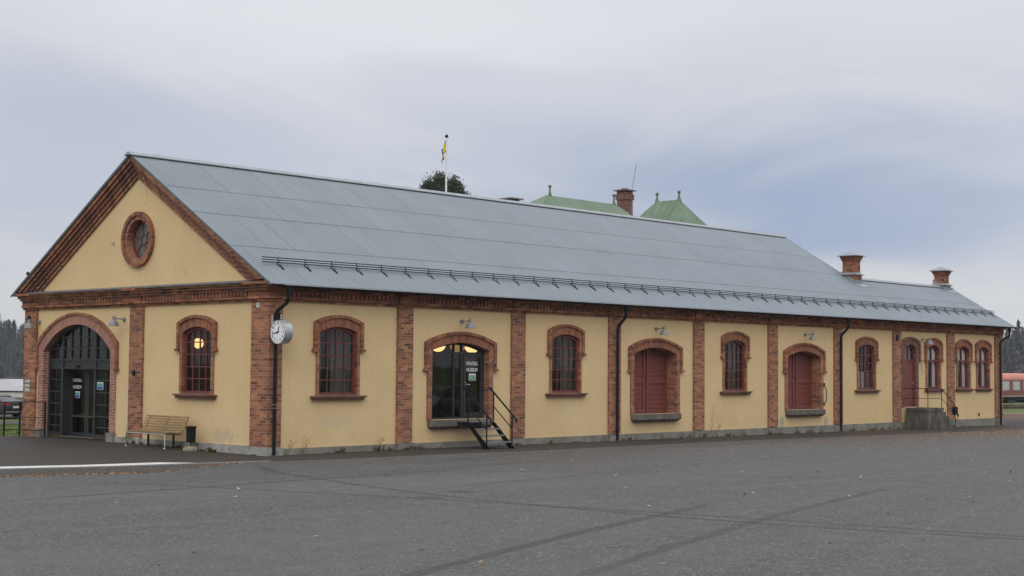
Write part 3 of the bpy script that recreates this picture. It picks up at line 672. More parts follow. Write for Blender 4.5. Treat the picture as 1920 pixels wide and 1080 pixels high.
# tall casements with white curtains
for o in fo[7:10]:
    mb = MB(); fd = .06
    arch_frame(mb, FAC, o, fd, fd+.08, .07)
    bar(mb, FAC, o.c-o.hw, o.c+o.hw, o.z0+.01, o.z0+.12, fd-.01, fd+.08)
    bar(mb, FAC, o.c-.035, o.c+.035, o.z0+.1, o.za-.06, fd+.005, fd+.07)
    bar(mb, FAC, o.c-o.hw+.05, o.c+o.hw-.05, 2.69, 2.78, fd-.004, fd+.075)
    w = mb.build('window', M['red_paint'], st); w['label'] = 'tall narrow red casement with pale curtains'
    surround(o, FAC, .22, w, SM); pane(FAC, o, fd+.05, w, M['pane_glass']); sill(FAC, o, w, w=.80)
    curtain(FAC, o, .20, o.c-.42, o.c-.10, 1.55, 2.73, w, M['white_curtain']); curtain(FAC, o, .20, o.c+.20, o.c+.66, 1.55, 2.73, w, M['white_curtain']); curtain(FAC, o, .17, o.c-.45, o.c+.6, 2.76, 3.4, w, M['white_curtain'])
# narrow door with fanlight
o = fo[10]; mb = MB(); fd = .06
arch_frame(mb, FAC, o, fd, fd+.08, .07)
bar(mb, FAC, o.c-o.hw+.07, o.c+o.hw-.07, 2.70, 2.78, fd, fd+.07); bar(mb, FAC, o.c-.03, o.c+.03, 2.78, o.za-.06, fd+.01, fd+.06); bar(mb, FAC, o.c-.42, o.c+.42, 3.02, 3.05, fd+.01, fd+.05)
d8 = mb.build('door', M['red_paint'], st); d8['label'] = 'narrow red door with an arched fanlight at the top'
surround(o, FAC, .28, d8, [M['brick_dark']]*4)
mb = MB(); bar(mb, FAC, o.c-.43, o.c+.43, .80, 2.70, fd+.03, fd+.08)
mb.build('door_leaf', M['red_door'], d8)
mb = MB(); mb.lathe((o.c+.36, fd+.0, 1.78), [(0, -.03), (.03, -.02), (.03, .0), (.012, .02), (.012, .03)], 10, 'y'); mb.build('door_knob', M['chrome'], d8)
pane(FAC, o, fd+.05, d8, M['pane_glass'], z0=2.74); mb = MB()
mb.face([FAC(o.c-.5, 2.7, .2), FAC(o.c+.5, 2.7, .2), FAC(o.c+.5, 3.45, .2), FAC(o.c-.5, 3.45, .2)]); mb.build('blind', M['blind'], d8)

# stone loading ledges and big red doors
def ledge(o, parent, out=.24):
    mb = MB(); c = o.c; a, b_ = c-1.30, c+1.26; e = out
    top = .79
    q = [(a, .03), (a, -e+.12), (a+.10, -e), (b_-.10, -e), (b_, -e+.12), (b_, .03)]
    mb.face([(x, y, top) for x, y in q])
    for (x0, y0), (x1, y1) in zip(q, q[1:]): mb.face([(x0, y0, .62), (x1, y1, .62), (x1, y1, top), (x0, y0, top)])
    q2 = [(lerp(c, x, .93), y+.10 if y < 0 else y) for x, y in q]
    for i in range(len(q)-1): mb.face([(*q2[i], .54), (*q2[i+1], .54), (*q[i+1], .62), (*q[i], .62)])
    mb.face([(x, y, .54) for x, y in q2][::-1])
    mb.face([(c-1.16, -.02, top+.004), (c+1.16, -.02, top+.004), (c+1.16, .5, top+.004), (c-1.16, .5, top+.004)])
    return mb.build('stone_ledge', M['ledge_stone'], parent)
for o, seams in ((fo[5], 0), (fo[6], 1)):
    mb = MB(); T = FAC; d = .40
    A, _ = outline(o, 1, o.z0); mb.face([T(s, z, d+.03) for s, z in A])
    # left leaf (narrow part seen), right leaf: boards and rails
    for s0, s1 in ((o.c-1.16, o.c-.02), (o.c+.0, o.c+1.16)):
        nb_ = 14
        for k in range(nb_):
            za_, zb_ = lerp(o.z0+.02, 2.98, k/nb_), lerp(o.z0+.02, 2.98, (k+1)/nb_)-.012
            zb2 = min(zb_, archz(o, s0+.03)-.03 if s0 < o.c-.5 else archz(o, s1-.03)-.03)
            if zb2 > za_: bar(mb, T, s0+.03, s1-.03, za_, zb2, d, d+.03)
        for s in (s0+.02, s1-.14): bar(mb, T, s, s+.12, o.z0+.02, min(archz(o, s), archz(o, s+.12))-.01, d-.03, d+.03)
        for z in (o.z0+.02, 1.80): bar(mb, T, s0+.14, s1-.14, z, z+.13, d-.025, d+.03)
    w = mb.build('loading_door', M['red_door'], st)
    w['label'] = 'red boarded loading door with the curved iron handle beside it' if seams else 'red boarded loading door deep in its brick arch'
    surround(o, FAC, .42, w, SM, ); ledge(o, w)
    for z in (1.95, 2.05): mb = MB(); mb.lathe((o.c-.06, d-.05, z), [(0, -.02), (.02, -.015), (.02, .02)], 8, 'y'); mb.build('bolt', M['black_metal'], w)
def text_mesh(s, size, font_bold=.0):
    cu = bpy.data.curves.new('t', 'FONT'); cu.body = s; cu.size = size; cu.align_x = 'CENTER'; cu.align_y = 'CENTER'; cu.offset = font_bold; cu.extrude = 0
    o = bpy.data.objects.new('t', cu); C.objects.link(o); bpy.context.view_layer.update()
    me = bpy.data.meshes.new_from_object(o.evaluated_get(bpy.context.evaluated_depsgraph_get())); bpy.data.objects.remove(o)
    return me
def text(s, size, mtx, name, m_, parent, bold=.0, sx=1.0):
    me = text_mesh(s, size, bold); me.transform(mtx @ Matrix.Diagonal((sx, 1, 1, 1))); me.materials.clear(); me.materials.append(m_)
    o = bpy.data.objects.new(name, me); C.objects.link(o); o.parent = parent; return o
def mface(x, y, z, u, v):     # local x -> u, local y -> v
    u, v = Vector(u), Vector(v); n = u.cross(v); mm = Matrix((u, v, n)).transposed().to_4x4(); mm.translation = (x, y, z); return mm
# glazed waiting-room door
o = fo[4]; mb = MB(); T = FAC; fd = .17
arch_frame(mb, T, o, fd, fd+.07, .06)
bar(mb, T, o.c-1.13, o.c+1.13, o.z0+.005, o.z0+.06, fd-.004, fd+.07)
bar(mb, T, o.c-1.13, o.c+1.13, 2.685, 2.735, fd-.006, fd+.07)
for s, w_ in ((o.c-.09, .05), (o.c+.24, .07)): bar(mb, T, s-w_/2, s+w_/2, o.z0+.05, archz(o, s)-.05, fd-.002, fd+.07)
gd = mb.build('glazed_door', M['dark_frame'], st); gd['label'] = 'dark framed glass door with waiting room and museum lettering'
surround(o, T, .25, gd, SM); ledge(o, gd); pane(T, o, fd+.04, gd, M['pane_glass'])
mb = MB(); a, b_ = o.c+.30, o.c+1.10
for s0, s1, z0, z1 in ((a, a+.08, .86, 2.68), (b_-.09, b_, .86, 2.68), (a+.08, b_-.09, .86, .98), (a+.08, b_-.09, 2.58, 2.68)): bar(mb, T, s0, s1, z0, z1, fd-.015, fd+.05)
mb.build('door_leaf', M['dark_frame'], gd)
mb = MB(); mb.tube([(a+.04, fd-.02, 1.80), (a+.04, fd-.075, 1.80), (a+.20, fd-.075, 1.79)], .012, 8); mb.lathe((a+.04, fd-.02, 1.86), [(0, -.01), (.02, -.01), (.02, .01)], 8, 'y'); mb.build('door_handle', M['chrome'], gd)
text('VÄNTSAL', .148, mface(7.585, fd+.032, 2.40, (1, 0, 0), (0, 0, 1)), 'lettering', M['lettering'], gd, .003, .80)
text('MUSEUM', .148, mface(7.585, fd+.032, 2.215, (1, 0, 0), (0, 0, 1)), 'lettering', M['lettering'], gd, .003, .80)
mb = MB(); bar(mb, T, 7.46, 7.74, 1.91, 2.11, fd+.028, fd+.034); bar(mb, T, 7.48, 7.72, 1.925, 2.06, fd+.022, fd+.026, mi=1)
for z in (1.955, 1.985, 2.015): bar(mb, T, 7.50, 7.63, z, z+.012, fd+.018, fd+.021, mi=0)
bar(mb, T, 7.65, 7.70, 1.95, 1.965, fd+.018, fd+.021, mi=0); bar(mb, T, 7.685, 7.70, 1.95, 2.04, fd+.016, fd+.0185, mi=0); bar(mb, T, 7.65, 7.70, 2.025, 2.04, fd+.018, fd+.021, mi=0)
mb.build('green_notice', [M['lettering'], M['green_sign']], gd)

# arched main entrance in the gable
o = ga; mb = MB(); T = GAB; fd = .16; c = o.c
arch_frame(mb, T, o, fd, fd+.09, .07)
M1, M2 = 10.29, 8.47        # main mullions
def vb(s, w_, z0, z1, d=0): bar(mb, T, s-w_/2, s+w_/2, z0, z1, fd+d, fd+.08)
def hb(s0, s1, z, w_, d=.004): bar(mb, T, s0, s1, z-w_/2, z+w_/2, fd+d, fd+.075)
for s in (M1, M2): vb(s, .09, .12, archz(o, s)-.05, -.006)
hb(c-1.85, c+1.85, 2.42, .06, 0); hb(c-1.85, c+1.85, 2.17, .05, .001)
bar(mb, T, c-1.85, c+1.85, 2.17, 2.42, fd+.03, fd+.05)
hb(c-1.8, c+1.8, 2.76, .035); hb(M2, M1, 3.09, .035)
for s in (lerp(M2, M1, .25), lerp(M2, M1, .5), lerp(M2, M1, .75)): vb(s, .028, 2.42, archz(o, s)-.05, .012)
for s in (lerp(M1, c+1.85, .48), lerp(M2, c-1.85, .52)):
    vb(s, .03, 2.42, archz(o, s)-.05, .012); vb(s, .03, .16, 2.17, .012)
for z in (1.82, 1.46, 1.10, .76, .44):
    hb(M1, c+1.82, z, .032); hb(c-1.82, M2, z, .032)
hb(M1, c+1.85, .19, .08); hb(c-1.85, M2, .19, .08)
en = mb.build('entrance_screen', M['dark_frame'], st); en['label'] = 'dark metal and glass screen filling the big brick arch'
surround(o, T, .24, en, [M['brick_new'], M['brick_new'], M['brick_cornice'], M['brick_new_arch']])
mb = MB()
A, _ = outline(o, 1, .12); 
mb.face([T(s, z, fd+.05) for s, z in A if s >= M1-.001]+[T(M1, 2.2, fd+.05), T(M1, .12, fd+.05)][::1]) if False else None
def gl(s0, s1, z0, z1, d):
    n = 8
    for i in range(n):
        a, b_ = lerp(s0, s1, i/n), lerp(s0, s1, (i+1)/n)
        mb.face([T(a, z0, d), T(b_, z0, d), T(b_, min(z1, archz(o, b_)), d), T(a, min(z1, archz(o, a)), d)])
gl(c-1.85, M2, .12, 4, fd+.05); gl(M1, c+1.85, .12, 4, fd+.05); gl(M2, M1, 2.3, 4, fd+.05)
mb.build('pane', M['pane_glass'], en)
# set-back sliding doors
mb = MB(); dd = .46
for s in (M1, M2): bar(mb, T, s-.04 if s == M2 else s-.02, s+.02 if s == M2 else s+.04, .12, 2.15, fd+.081, dd+.05)
bar(mb, T, M2, M1, 2.12, 2.15, fd+.081, dd+.05)
for s in (M1-.06, (M1+M2)/2+.06, (M1+M2)/2-.06, M2+.06): bar(mb, T, s-.05, s+.05, .14, 2.12, dd, dd+.05)
for z in (.19, 2.08): bar(mb, T, M2+.11, M1-.11, z-.05, z+.05, dd+.003, dd+.047)
bar(mb, T, M2, M1, .10, .14, fd, dd+.1)
mb.build('sliding_door', M['dark_frame'], en)
mb = MB(); gl(M2, M1, .14, 2.12, dd+.025); mb.build('pane', M['pane_glass'], en)
text('VÄNTSAL', .145, mface(dd-.005, 9.93, 1.80, (0, -1, 0), (0, 0, 1)), 'lettering', M['lettering'], en, .003, .8)
text('MUSEUM', .145, mface(dd-.005, 9.93, 1.60, (0, -1, 0), (0, 0, 1)), 'lettering', M['lettering'], en, .003, .8)
for (s0, s1, z0, z1, d) in ((9.80, 10.06, 1.27, 1.47, dd), (8.02, 8.36, 1.55, 1.77, fd)):
    mb = MB(); bar(mb, T, s0, s1, z0, z1, d+.008, d+.014); bar(mb, T, s0+.015, s1-.015, z0+.01, lerp(z0, z1, .45), d+.002, d+.006, mi=1); bar(mb, T, s0+.015, s1-.015, lerp(z0, z1, .5), z1-.03, d+.002, d+.006, mi=2)
    mb.build('window_poster', [M['lettering'], M['blue_sign'], M['teal_sign']], en)
mb = MB(); bar(mb, T, 9.36, 9.52, 2.20, 2.26, fd-.05, fd+.03); mb.build('door_sensor', M['black_metal'], en)
for s0, s1 in ((c+1.84, c+2.20), (c-2.2, c-1.84)): mb = MB(); mb.box(-.12, .14, s0, s1, -.1, .33); mb.build('stone_foot', M['concrete'], en)

# round gable window
mb = MB(); T = GAB
def ring(mb, r0, r1, d0, d1, mi=0, rad=True, n=48):
    for k in range(n):
        a0, a1 = 2*PI*k/n, 2*PI*(k+1)/n
        P = lambda r, a, d: T(yc+r*math.cos(a), zc+r*math.sin(a), d)
        v0, v1 = a0*r1, a1*r1; u = max(.12, abs(r1-r0), abs(d1-d0))
        mb.face([P(r0, a0, d0), P(r0, a1, d0), P(r1, a1, d1), P(r1, a0, d1)], uv=[(0, v0), (0, v1), (.25, v1), (.25, v0)], mi=mi)
ring(mb, .56, .68, -.05, -.05); ring(mb, .56, .56, -.05, .17, 0); ring(mb, .68, .68, -.05, -.10, 1); ring(mb, .68, .79, -.10, -.10, 1); ring(mb, .79, .79, -.10, 0, 1)
rw = MB(); ring(rw, .50, .57, .13, .13); ring(rw, .50, .50, .13, .19)
for k in range(6):
    a = 2*PI*k/6+.26; a2 = a+PI/3; 
    p0 = (yc+.16*math.cos(a), zc+.16*math.sin(a)); p1 = (yc+.51*math.cos(a), zc+.51*math.sin(a)); p2 = (yc+.16*math.cos(a2), zc+.16*math.sin(a2))
    rw.tube([T(*p0, .155), T(*p1, .155)], .014, 5); rw.tube([T(*p0, .155), T(*p2, .155)], .014, 5)
w = rw.build('round_window', M['red_paint'], st); mb.build('brick_ring', SM, w)
mb = MB(); mb.face([T(yc+.53*math.cos(2*PI*k/32), zc+.53*math.sin(2*PI*k/32), .175) for k in range(32)]); mb.build('pane', M['dusty_pane'], w)

# plinth, pilasters
mb = MB()
mb.box(.40, L-.0, -.055, .1, -.7, GC-.07, skip='z-')
for a, b_ in PILW[1:]: mb.box(a-.02, b_+.02, -.13, -.055, -.7, GC-.03-.004*a, skip='z-y+')
mb.box(5.70, 6.36, -.055-.075, -.055, 5.70, 5.71) if False else None
mb.build('plinth', M['concrete'], st)
mb = MB(); mb.box(-.055, .1, .72, 7.08, -.7, GC-.01, skip='z-'); mb.box(-.13, -.055, 5.66, 6.38, -.7, GC+.02, skip='z-x+'); mb.box(-.15, .40, -.15, .72, -.7, .205, skip='z-')
mb.build('gable_plinth', M['pale_concrete'], st)
def pil(x0, x1, y0, y1, z0=.2):
    mb = MB(); mb.box(x0, x1, y0, y1, z0, BC, skip='z+'); return mb.build('pilaster', M['brick'], st)
pil(-.07, .36, -.07, .68, .2)
for a, b_ in PILW[1:]: pil(a, b_, -.07, .0)
pil(-.07, 0, 5.68, 6.33); pil(-.07, 0, 11.50, 12.2, -.1)
# cornice: courses butt at the corner, break forward over each pilaster
mb = MB()
CO = [(BC, 4.015, .06), (4.015, 4.085, .12), (4.085, 4.22, .09), (4.22, 4.295, .17), (4.295, 4.37, .235), (4.37, 4.445, .30)]
for i, (z0, z1, p) in enumerate(CO):
    fz1 = z1 if i < 5 else 4.385
    if i < 5: mb.box(-p, L+.02, -p, 0, z0, z1)
    mb.box(-p, 0, 0 if i < 5 else -p, W+p*.8, z0, z1)
    if i == 5: mb.box(0, .42, -p, 0, z0, 4.385)
    if i < 5:
        for a, b_ in PILW: mb.box(a-.02 if a else -p-.05, b_+.02, -p-.06, -p, z0, z1, skip='y+')
    for a, b_ in ((-p if i < 5 else -p-.05, .70), (5.66, 6.36), (11.48, 12.24)):
        mb.box(-p-.06, -p, a, b_, z0, z1, skip='x+')
for k in range(int(L/.155)):              # standing bricks with dark joints
    x = k*.155
    near = any(a-.1 < x < b_ for a, b_ in PILW)
    if not near: mb.box(x, x+.105, -.135, -.09, 4.087, 4.218, skip='y+')
for k in range(int(W/.155)):
    y = k*.155+.05
    if not any(a-.1 < y < b_ for a, b_ in ((0, .7), (5.66, 6.36), (11.5, 12.2))): mb.box(-.135, -.09, y, y+.105, 4.087, 4.218, skip='x+')
# annex end
for (z0, z1, p) in CO[:5]: mb.box(L+.02, L+.02+p, -p, 5.5, z0, z1)
mb.build('cornice', M['brick_cornice'], st)
mb = MB()    # sheet capping on the gable cornice
mb.face([(-.34, -.30, 4.449), (-.34, 12.45, 4.449), (0, 12.45, 4.52), (0, .1, 4.52), (-.01, -.30, 4.45)]); mb.face([(-.34, -.30, 4.425), (-.34, 12.45, 4.425), (-.34, 12.45, 4.449), (-.34, -.30, 4.449)])
mb.build('cornice_capping', M['wet_flashing'], st)
# raking brick courses of the gable
mb = MB()
def rakeline(y, off): return rz_(y)-off
S = .5954
for bi__, (o0, o1, p) in enumerate(((.02, .15, .30), (.15, .26, .235), (.26, .38, .165), (.38, .50, .11), (.50, .62, .06))):
    # front side: from eave (y small) to apex
    for sg in (0, 1):
        Y = (lambda y: y) if sg == 0 else (lambda y: 12.2-y)
        def zt(y): return 4.36+S*(y+.4)-o0
        def zb(y): return 4.36+S*(y+.4)-o1
        n = 12; zlow = 4.50
        yt0 = (zlow-4.36+o0)/S-.4; yb0 = (zlow-4.36+o1)/S-.4
        sl = math.hypot(1, S)
        ptsT = [lerp(max(yt0, -.3), 6.1, i/n) for i in range(n+1)]; ptsB = [lerp(yb0, 6.1, i/n) for i in range(n+1)]
        for i in range(n):
            a, b_ = ptsT[i], ptsT[i+1]; e, f = ptsB[i], ptsB[i+1]
            mb.face([(-p, Y(e), zb(e)), (-p, Y(f), zb(f)), (-p, Y(b_), zt(b_)), (-p, Y(a), zt(a))], uv=[(0, e*sl), (0, f*sl), (.12, f*sl), (.12, e*sl)], mi=(0, 1, 2, 1, 0)[bi__])  # inner bands in darker brick, painting in the shadow between the courses
            mb.face([(-p, Y(e), zb(e)), (-p, Y(f), zb(f)), (0, Y(f), zb(f)), (0, Y(e), zb(e))], uv=[(0, e*sl), (0, f*sl), (.12, f*sl), (.12, e*sl)], mi=2)
        mb.face([(-p, Y(ptsB[0]), zb(ptsB[0])), (-p, Y(ptsT[0]), zt(ptsT[0])), (0, Y(ptsT[0]), zt(ptsT[0])), (0, Y(ptsB[0]), zb(ptsB[0]))])
mb.build('raking_cornice', [M['brick'], M['brick_cornice'], M['brick_dark']], st)

# roof: corrugated sheets, four overlapping courses on the slope seen
mb = MB()
def rp(x, y, h=0): return (x, y, 4.385+S*(y+.42)+h)
cw = .0912; na_ = 6
courses = [(-.46, 1.36), (1.33, 3.01), (2.98, 4.38), (4.35, 6.10)]
def corr(x): return .013*math.cos(2*PI*x/cw)
for ci, (y0, y1) in enumerate(courses):
    xa, xb = -.36, (42.78 if ci < 2 else 33.45)
    if ci == 1: y0, y1 = 1.33, 3.01; segs = [(-.36, 42.78, 1.33, 2.75), (-.36, 33.45, 2.75, 3.01)]
    else: segs = [(xa, xb, y0, y1)]
    for (x0, x1, a, b_) in segs:
        n = int((x1-x0)/(cw/na_)); hs = .010
        for k in range(n):
            u, v = x0+k*cw/na_, x0+(k+1)*cw/na_
            la, lb = hs*(1-(a-y0)/(y1-y0)), hs*(1-(b_-y0)/(y1-y0))
            mb.face([rp(u, a, corr(u)+la), rp(v, a, corr(v)+la), rp(v, b_, corr(v)+lb), rp(u, b_, corr(u)+lb)], uv=[(u, ci+.02+.96*(a-y0)/(y1-y0)), (v, ci+.02+.96*(a-y0)/(y1-y0)), (v, ci+.02+.96*(b_-y0)/(y1-y0)), (u, ci+.02+.96*(b_-y0)/(y1-y0))])
            if a == y0: mb.face([rp(u, a, corr(u)+la), rp(v, a, corr(v)+la), rp(v, a, corr(v)+la-.006), rp(u, a, corr(u)+la-.006)], uv=[(u, ci+.02)]*4)
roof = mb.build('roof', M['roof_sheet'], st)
mb = MB()    # far slopes, undersides, verge
mb.face([(-.36, 6.1, 8.27), (33.45, 6.1, 8.27), (33.45, 12.62, 4.38), (-.36, 12.62, 4.38)], uv=[(0, 0), (33, 0), (33, .9), (0, .9)])
mb.face([(33.45, 2.75, 6.27), (42.78, 2.75, 6.27), (42.78, 5.9, 4.38), (33.45, 5.9, 4.38)], uv=[(0, 0), (9, 0), (9, .9), (0, .9)])
mb.build('rear_roof', M['roof_sheet'], roof)
mb = MB()
for x, ya, yb in ((-.345, -.44, 6.1), (33.44, 2.8, 6.1), (42.77, -.44, 2.75)):
    a, b_ = rp(x, ya), rp(x, yb); mb.face([(a[0], a[1], a[2]-.05), (b_[0], b_[1], b_[2]-.05), (b_[0], b_[1], b_[2]+.012), (a[0], a[1], a[2]+.012)])
a, b_ = (-.345, 12.6, 4.37), (-.345, 6.1, 8.24); mb.face([(a[0], a[1], a[2]-.04), (b_[0], b_[1], b_[2]-.04), (b_[0], b_[1], b_[2]+.03), (a[0], a[1], a[2]+.03)])
mb.face([(-.34, -.40, 4.34), (42.7, -.40, 4.34), (42.7, 0, 4.40), (-.34, 0, 4.40)])
mb.face([(-.33, -.42, 4.36), (0, -.42, 4.36), (0, 6.1, 8.19), (-.33, 6.1, 8.19)])
mb.face([(42.25, -.42, 4.34), (42.72, -.42, 4.34), (42.72, 2.75, 6.20), (42.25, 2.75, 6.20)])
mb.build('verge_board', M['wet_flashing'], roof)
mb = MB()
for x0, x1, y, z in ((-.40, 33.5, 6.1, 8.295), (33.45, 42.82, 2.75, 6.30)):
    for sg in (-1, 1):
        mb.face([(x0, y, z+.035), (x1, y, z+.035), (x1, y+sg*.17, z-.066), (x0, y+sg*.17, z-.066)])
        mb.face([(x0, y+sg*.17, z-.066), (x1, y+sg*.17, z-.066), (x1, y+sg*.17, z-.085), (x0, y+sg*.17, z-.085)])
    mb.face([(x0, y-.17, z-.066), (x0, y, z+.035), (x0, y+.17, z-.066)]); mb.face([(x1, y-.17, z-.066), (x1, y, z+.035), (x1, y+.17, z-.066)])
mb.build('ridge_cap', M['flashing'], roof)
# snow guard: three rails on brackets
mb = MB()
def sgp(x, h): return (x, .50-.30*h*S, 4.385+S*.92+h)
for h in (.06, .12, .18): mb.tube([(.10, .50, 4.385+S*.92+h), (42.66, .50, 4.385+S*.92+h)], .013, 5)
sg = mb.build('snow_guard', M['black_metal'], st)
mb = MB(); zb_ = 4.385+S*.92
mb.tube([(0, 0, .20), (0, 0, .03)], .013, 4); mb.tube([(0, 0, .16), (0, -.20, -.085)], .010, 4); mb.box(-.02, .02, -.24, .02, -.125, -.10) ; mb.tube([(0, .03, .035), (0, -.26, -.135)], .017, 4)
br0 = None
x = .62; bi = 0
while x < 42.6:
    if br0 is None: br0 = mb.build('bracket', M['black_metal'], sg); b2 = br0
    else: b2 = br0.copy(); C.objects.link(b2); b2.parent = sg
    b2.location = (x, .50, zb_); x += .905; bi += 1
# gutter and downpipes
mb = MB(); n = 8
for k in range(n):
    a0, a1 = PI+PI*k/n, PI+PI*(k+1)/n; P = lambda a, x: (x, -.50+.065*math.cos(a), 4.345+.065*math.sin(a))
    mb.face([P(a0, .02), P(a0, 42.8), P(a1, 42.8), P(a1, .02)])
for xe in (.02, 42.8): mb.face([(xe, -.50+.065*math.cos(PI+PI*k/n), 4.345+.065*math.sin(PI+PI*k/n)) for k in range(n+1)])
gt = mb.build('gutter', M['black_metal'], st)
mb = MB(); mb.tube([(.02, -.567, 4.348), (42.8, -.567, 4.348)], .009, 5); mb.build('gutter_bead', M['grey_metal'], gt)
def downpipe(x, zb, wob=0):
    mb = MB()
    mb.tube([(x+wob, -.50, 4.30), (x+wob, -.50, 4.10)], [.085, .055], 10)
    mb.tube([(x+wob, -.50, 4.12), (x+wob, -.49, 4.0), (x+wob, -.44, 3.9), (x, -.22, 3.70), (x, -.165, 3.6), (x, -.16, zb+.03)], .048, 10)
    for z in (3.1, 1.05): mb.tube([(x, -.16, z), (x, -.16, z+.05)], .055, 10); mb.box(x-.012, x+.012, -.16, -.05, z+.01, z+.035)
    return mb.build('downpipe', M['black_metal'], st)
downpipe(.075, 0.0, .12); downpipe(13.92, -.05); downpipe(27.77, -.10); downpipe(41.86, -.18, .25)
for z in (1.21, 1.30): mb = MB(); mb.tube([(.075, -.16, z), (.075, -.16, z+.014)], .0575, 10); mb.build('pipe_ring', M['flashing'], gt)
# iron wall anchors and small vents
def disc(T, s, z, r, m_, name, d=-.07):
    mb = MB(); n = 14
    mb.face([T(s+r*.75*math.cos(2*PI*k/n), z+r*math.sin(2*PI*k/n), d-.045) for k in range(n)])
    for k in range(n):
        a0, a1 = 2*PI*k/n, 2*PI*(k+1)/n
        mb.face([T(s+r*.75*math.cos(a0), z+r*math.sin(a0), d-.045), T(s+r*.75*math.cos(a1), z+r*math.sin(a1), d-.045), T(s+r*.8*math.cos(a1), z+r*1.05*math.sin(a1), d), T(s+r*.8*math.cos(a0), z+r*1.05*math.sin(a0), d)])
    return mb.build(name, m_, st)
disc(GAB, 6.04, 2.06, .075, M['black_metal'], 'wall_anchor'); disc(GAB, 11.9, 3.68, .10, M['black_metal'], 'wall_anchor'); disc(FAC, 32.38, 3.66, .12, M['black_metal'], 'wall_anchor')
disc(FAC, .16, 3.56, .12, M['black_metal'], 'wall_anchor', -.075)
disc(FAC, 37.88, .36, .06, M['black_metal'], 'wall_vent', 0.0); disc(FAC, 39.93, .36, .06, M['black_metal'], 'wall_vent', 0.0)
# curved iron handle beside the second loading door
mb = MB(); mb.tube([(26.72, -.03, 1.70), (26.74, -.10, 1.62), (26.76, -.13, 1.35), (26.74, -.10, 1.06), (26.70, -.03, .98)], .018, 6); mb.box(26.66, 26.76, -.05, 0, 1.66, 1.80); mb.box(26.66, 26.74, -.05, 0, .92, 1.04)
mb.build('wall_handle', M['black_metal'], st)
# chimneys of the annex
def chimney(x0, x1, y0, y1, zb, zc_, zt, top, parent, label):
    mb = MB(); mb.box(x0-.05, x1+.05, y0-.05, y1+.05, zb, zc_); mb.box(x0, x1, y0, y1, zc_, zt-.2); mb.box(x0-.04, x1+.04, y0-.04, y1+.04, zt-.2, zt-.1); mb.box(x0-.08, x1+.08, y0-.08, y1+.08, zt-.1, zt)
    ch = mb.build('chimney', M['brick_cornice'], parent); ch['label'] = label
    mb = MB()
    q = lambda e, z: [(x0-e, y0-e, z), (x1+e, y0-e, z), (x1+e, y1+e, z), (x0-e, y1+e, z)]
    def frus(A, B):
        for i in range(4): mb.face([A[i], A[(i+1) % 4], B[(i+1) % 4], B[i]])
    frus(q(.16, zt), q(.16, zt+.03)); cx, cy = (x0+x1)/2, (y0+y1)/2
    rid = [(lerp(x0, cx, .55), cy-.04, zt+.21), (lerp(x1, cx, .55), cy-.04, zt+.21), (lerp(x1, cx, .55), cy+.04, zt+.21), (lerp(x0, cx, .55), cy+.04, zt+.21)]
    A = q(.16, zt+.03)
    for i in range(4): mb.face([A[i], A[(i+1) % 4], rid[(i+1) % 4], rid[i]])
    mb.face(rid); mb.face(q(.2, zt)[::-1])
    mb.build('chimney_cap', M['flashing'], ch); mb = MB()
    frus(q(.13, zc_-.02), q(.13, zc_+.01)); frus(q(.13, zc_+.01), q(0, zc_+.09))
    # sheet apron where it meets the roof
    e = .12
    for (xa, xb) in ((x0-e, x0-.055), (x1+.055, x1+e)):
        pass
    fy0, fy1 = y0-.05, y1+.05
    mb.face([(x0-.06, fy0-.01, rp(0, fy0)[2]-.02), (x0-.06, min(fy1, 6), rp(0, fy1)[2]-.02), (x0-.06, fy1, rp(0, fy1)[2]+.16), (x0-.06, fy0-.01, rp(0, fy0)[2]+.16)])
    mb.face([(x0-.06, fy0-.012, rp(0, fy0)[2]-.05), (x1+.06, fy0-.012, rp(0, fy0)[2]-.05), (x1+.06, fy0-.012, rp(0, fy0)[2]+.17), (x0-.06, fy0-.012, rp(0, fy0)[2]+.17)])
    mb.face([(x0-.2, fy0-.25, rp(0, fy0-.25)[2]+.022), (x1+.3, fy0-.25, rp(0, fy0-.25)[2]+.022), (x1+.3, fy0, rp(0, fy0)[2]+.022), (x0-.2, fy0, rp(0, fy0)[2]+.022)])
    mb.build('chimney_flashing', M['flashing'], ch)
    return ch
chimney(33.2, 33.66, 2.36, 2.96, 5.6, 6.42, 7.22, 0, st, 'taller brick chimney where the roof steps down')
chimney(41.74, 42.24, 2.55, 3.05, 5.6, 6.36, 7.03, 0, st, 'shorter brick chimney at the far end of the roof')
# dark rooms behind the glass
mb = MB()
mb.box(.42, 33.3, .45, 12, .70, .75); mb.box(.42, 42, .45, 5, 3.92, 3.95); mb.box(33.3, 42, .45, 5, .70, .75)
mb.face([(4.0, 3.2, .7), (42, 3.2, .7), (42, 3.2, 3.95), (4.0, 3.2, 3.95)]); mb.face([(.5, 11.9, 0), (.5, 5.8, 0), (.5, 5.8, .08), (.5, 11.9, .08)])
mb.face([(3.4, 5.6, 0), (3.4, 12, 0), (3.4, 12, 3.95), (3.4, 5.6, 3.95)]); mb.face([(.3, 12, .0), (3.4, 12, .0), (3.4, 12, 3.95), (.3, 12, 3.95)]); mb.face([(.3, 5.7, .0), (3.4, 5.7, .0), (3.4, 5.7, 3.95), (.3, 5.7, 3.95)])
mb.face([(.42, 5.7, 3.94), (3.4, 5.7, 3.94), (3.4, 12, 3.94), (.42, 12, 3.94)]); mb.face([(.1, 5.7, .09), (3.4, 5.7, .09), (3.4, 12, .09), (.1, 12, .09)])
for x in (4.0, 9.4, 13.9, 18.5, 23.1, 27.7, 32.4, 34.7, 37.2): mb.face([(x, .45, .7), (x, 4.6, .7), (x, 4.6, 3.95), (x, .45, 3.95)])
